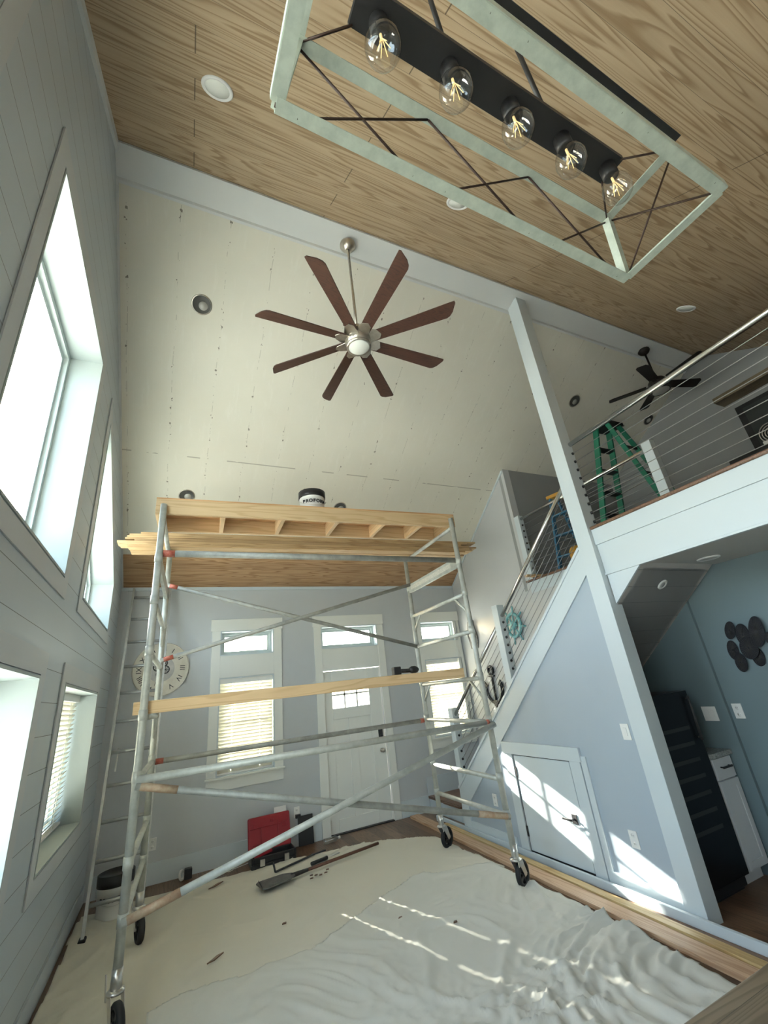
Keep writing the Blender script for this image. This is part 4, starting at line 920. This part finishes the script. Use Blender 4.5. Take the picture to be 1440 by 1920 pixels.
# ------------------------------------------------------------------ on the loft
def stepladder(name, label, top, hw_t, hw_b, dirw, dirr, f_off, r_off, zfl, M, Mtop, nst, Mst):
    T = Vector(top); o = thing(name, label, 'stepladder', (T.x, T.y, zfl)); w = Vector((*dirw, 0)).normalized(); d = Vector((*dirr, 0)).normalized()
    MB().box(T, (hw_t*2+.10, .24, .05), Matrix((w, w.cross(UP)*-1, UP)).transposed()).build('top_cap', Mtop, o, bevel=.01)
    tops, bots = {}, {}
    for side in (-1, 1):
        a = T+w*hw_t*side-d*.07; b = Vector((T.x, T.y, zfl))+w*hw_b*side-d*f_off; tops[side], bots[side] = a, b
        MB().bar(b, a, .026, .075, d).build('front_rail', M, o, bevel=.003)
        MB().span(b-Vector((.03, .04, 0)), b+Vector((.03, .04, .05))).build('foot', M_rub, o)
        a = T+w*(hw_t-.02)*side+d*.08; b = Vector((T.x, T.y, zfl))+w*(hw_b-.03)*side+d*r_off
        MB().bar(b, a, .022, .055, d).build('rear_rail', M, o, bevel=.003)
        MB().bar(T.lerp(b, .5)+w*.02*side, tops[side].lerp(bots[side], .5), .02, .006, UP).build('spreader', M_zinc, o)
    for i in range(nst):
        t = (i+1)/(nst+1); a, b = bots[-1].lerp(tops[-1], t), bots[1].lerp(tops[1], t); MB().bar(a, b, .08, .022).build('step', Mst, o)
    for i in range(3):
        t = (i+1)/4; q1 = [ (Vector((T.x, T.y, zfl))+w*(hw_b-.03)*s_+d*r_off).lerp(T+w*(hw_t-.02)*s_+d*.08, t) for s_ in (-1, 1)]
        MB().bar(q1[0], q1[1], .02, .03).build('rear_brace', Mst, o)
    return o
gl = stepladder('stepladder', 'green fibreglass stepladder standing on the loft behind the cables', (4.90, 2.95, 4.52), .125, .21, (1, .0), (0, -1), .43, .55, ZL, M_green, M_char, 5, M_char)
stepladder('stepladder', 'blue fibreglass stepladder standing on the loft near the dark wall', (5.02, 4.02, 4.05), .13, .24, (.25, -1), (1, .2), .16, .70, ZL, M_bluef, M_yel, 3, M_bluef)
tag(MB().bar((4.20, 4.262, ZL+.055), (4.49, 4.245, ZL+.055), .06, .025).build('wood_offcut', M_pine, None), 'grey wood offcut sticking out over the stairwell edge', 'offcut')
td = thing('miter_saw', 'black and yellow power tool on the loft floor by the stairwell', 'power tool', (4.61, 3.6, ZL))
MB().span((4.48, 3.46, ZL), (4.63, 3.80, ZL+.07)).build('base', M_char, td, bevel=.01)
MB().lathe([(0, -.03), (.11, -.03), (.11, .03), (0, .03)], (4.56, 3.66, ZL+.18), (0, 1, .1), 24).build('blade_guard', M_yel, td)
MB().tube((4.57, 3.62, ZL+.2), (4.60, 3.52, ZL+.24), .04).build('motor', M_char, td)
MB().bar((4.53, 3.55, ZL+.06), (4.52, 3.49, ZL+.20), .04, .03).build('handle', M_yel, td)
# dim furniture at the right end of the loft
xe = XE
tag(MB().span((xe-.26, .70, 4.87), (xe-.002, 2.42, 4.95)).build('wall_shelf', wood('dim shelf wood', (.20, .16, .10), (.12, .09, .05), 1, 0, 0, 1., 9., .5), None, bevel=.004), 'thick wooden shelf on the dim right end wall of the loft', 'shelf')
tv = thing('cabinet_screen', 'dark framed panel below the shelf on the loft end wall', 'cabinet', (xe-.1, 1.6, 4.0))
MB().span((xe-.14, .9, 3.98), (xe-.002, 2.28, 4.72)).build('body', M_black, tv, bevel=.006)
MB().span((xe-.146, .96, 4.04), (xe-.14, 2.20, 4.66)).build('panel', mat('dark grey panel', (.03, .035, .035), .4), tv)
dcr = thing('wire_basket', 'round silvery wire disc in front of the dark panel', 'ornament', (xe-.2, 2.05, 4.12))
for r in (.13, .10, .07, .04): MB().torus(Vector((xe-.18, 2.03, 4.17)), (1, 0, .2), r, .006, 28, 6).build('ring', M_nickel, dcr)
MB().span((xe-.24, 1.95, 3.99), (xe-.15, 2.11, 4.03)).build('foot', M_char, dcr)
MB().span((xe-.20, 2.01, 4.02), (xe-.17, 2.05, 4.06)).build('stem', M_char, dcr)
tag(MB().span((xe-.40, .7, 3.90), (xe-.002, 2.5, 3.98)).build('wall_ledge', M_char, None), 'dark ledge carrying the panel on the loft end wall', 'shelf')
tag(MB().box((xe-.32, 2.02, 4.005), (.10, .18, .05), Matrix.Rotation(.3, 3, 'Z')).build('white_box', M_white2, None, bevel=.008), 'small white box on the dark ledge of the loft', 'box')
sf = thing('sofa', 'dark covered sofa against the right end wall of the loft', 'sofa', (6.3, 2.2, ZL))
M_sofa = paint('charcoal fabric', (.06, .06, .062), .9)
MB().span((5.85, 1.3, ZL+.08), (xe-.05, 3.2, ZL+.42)).build('seat', M_sofa, sf, bevel=.05, seg=3)
MB().span((6.5, 1.3, ZL+.42), (xe-.05, 3.2, ZL+.85)).build('backrest', M_sofa, sf, bevel=.05, seg=3)
for y in (1.3, 3.05): MB().span((5.85, y, ZL+.3), (xe-.05, y+.16, ZL+.62)).build('armrest', M_sofa, sf, bevel=.04, seg=3)
for x in (5.95, 6.7):
    for y in (1.4, 3.1): MB().span((x-.03, y-.03, ZL), (x+.03, y+.03, ZL+.09)).build('leg', M_char, sf)
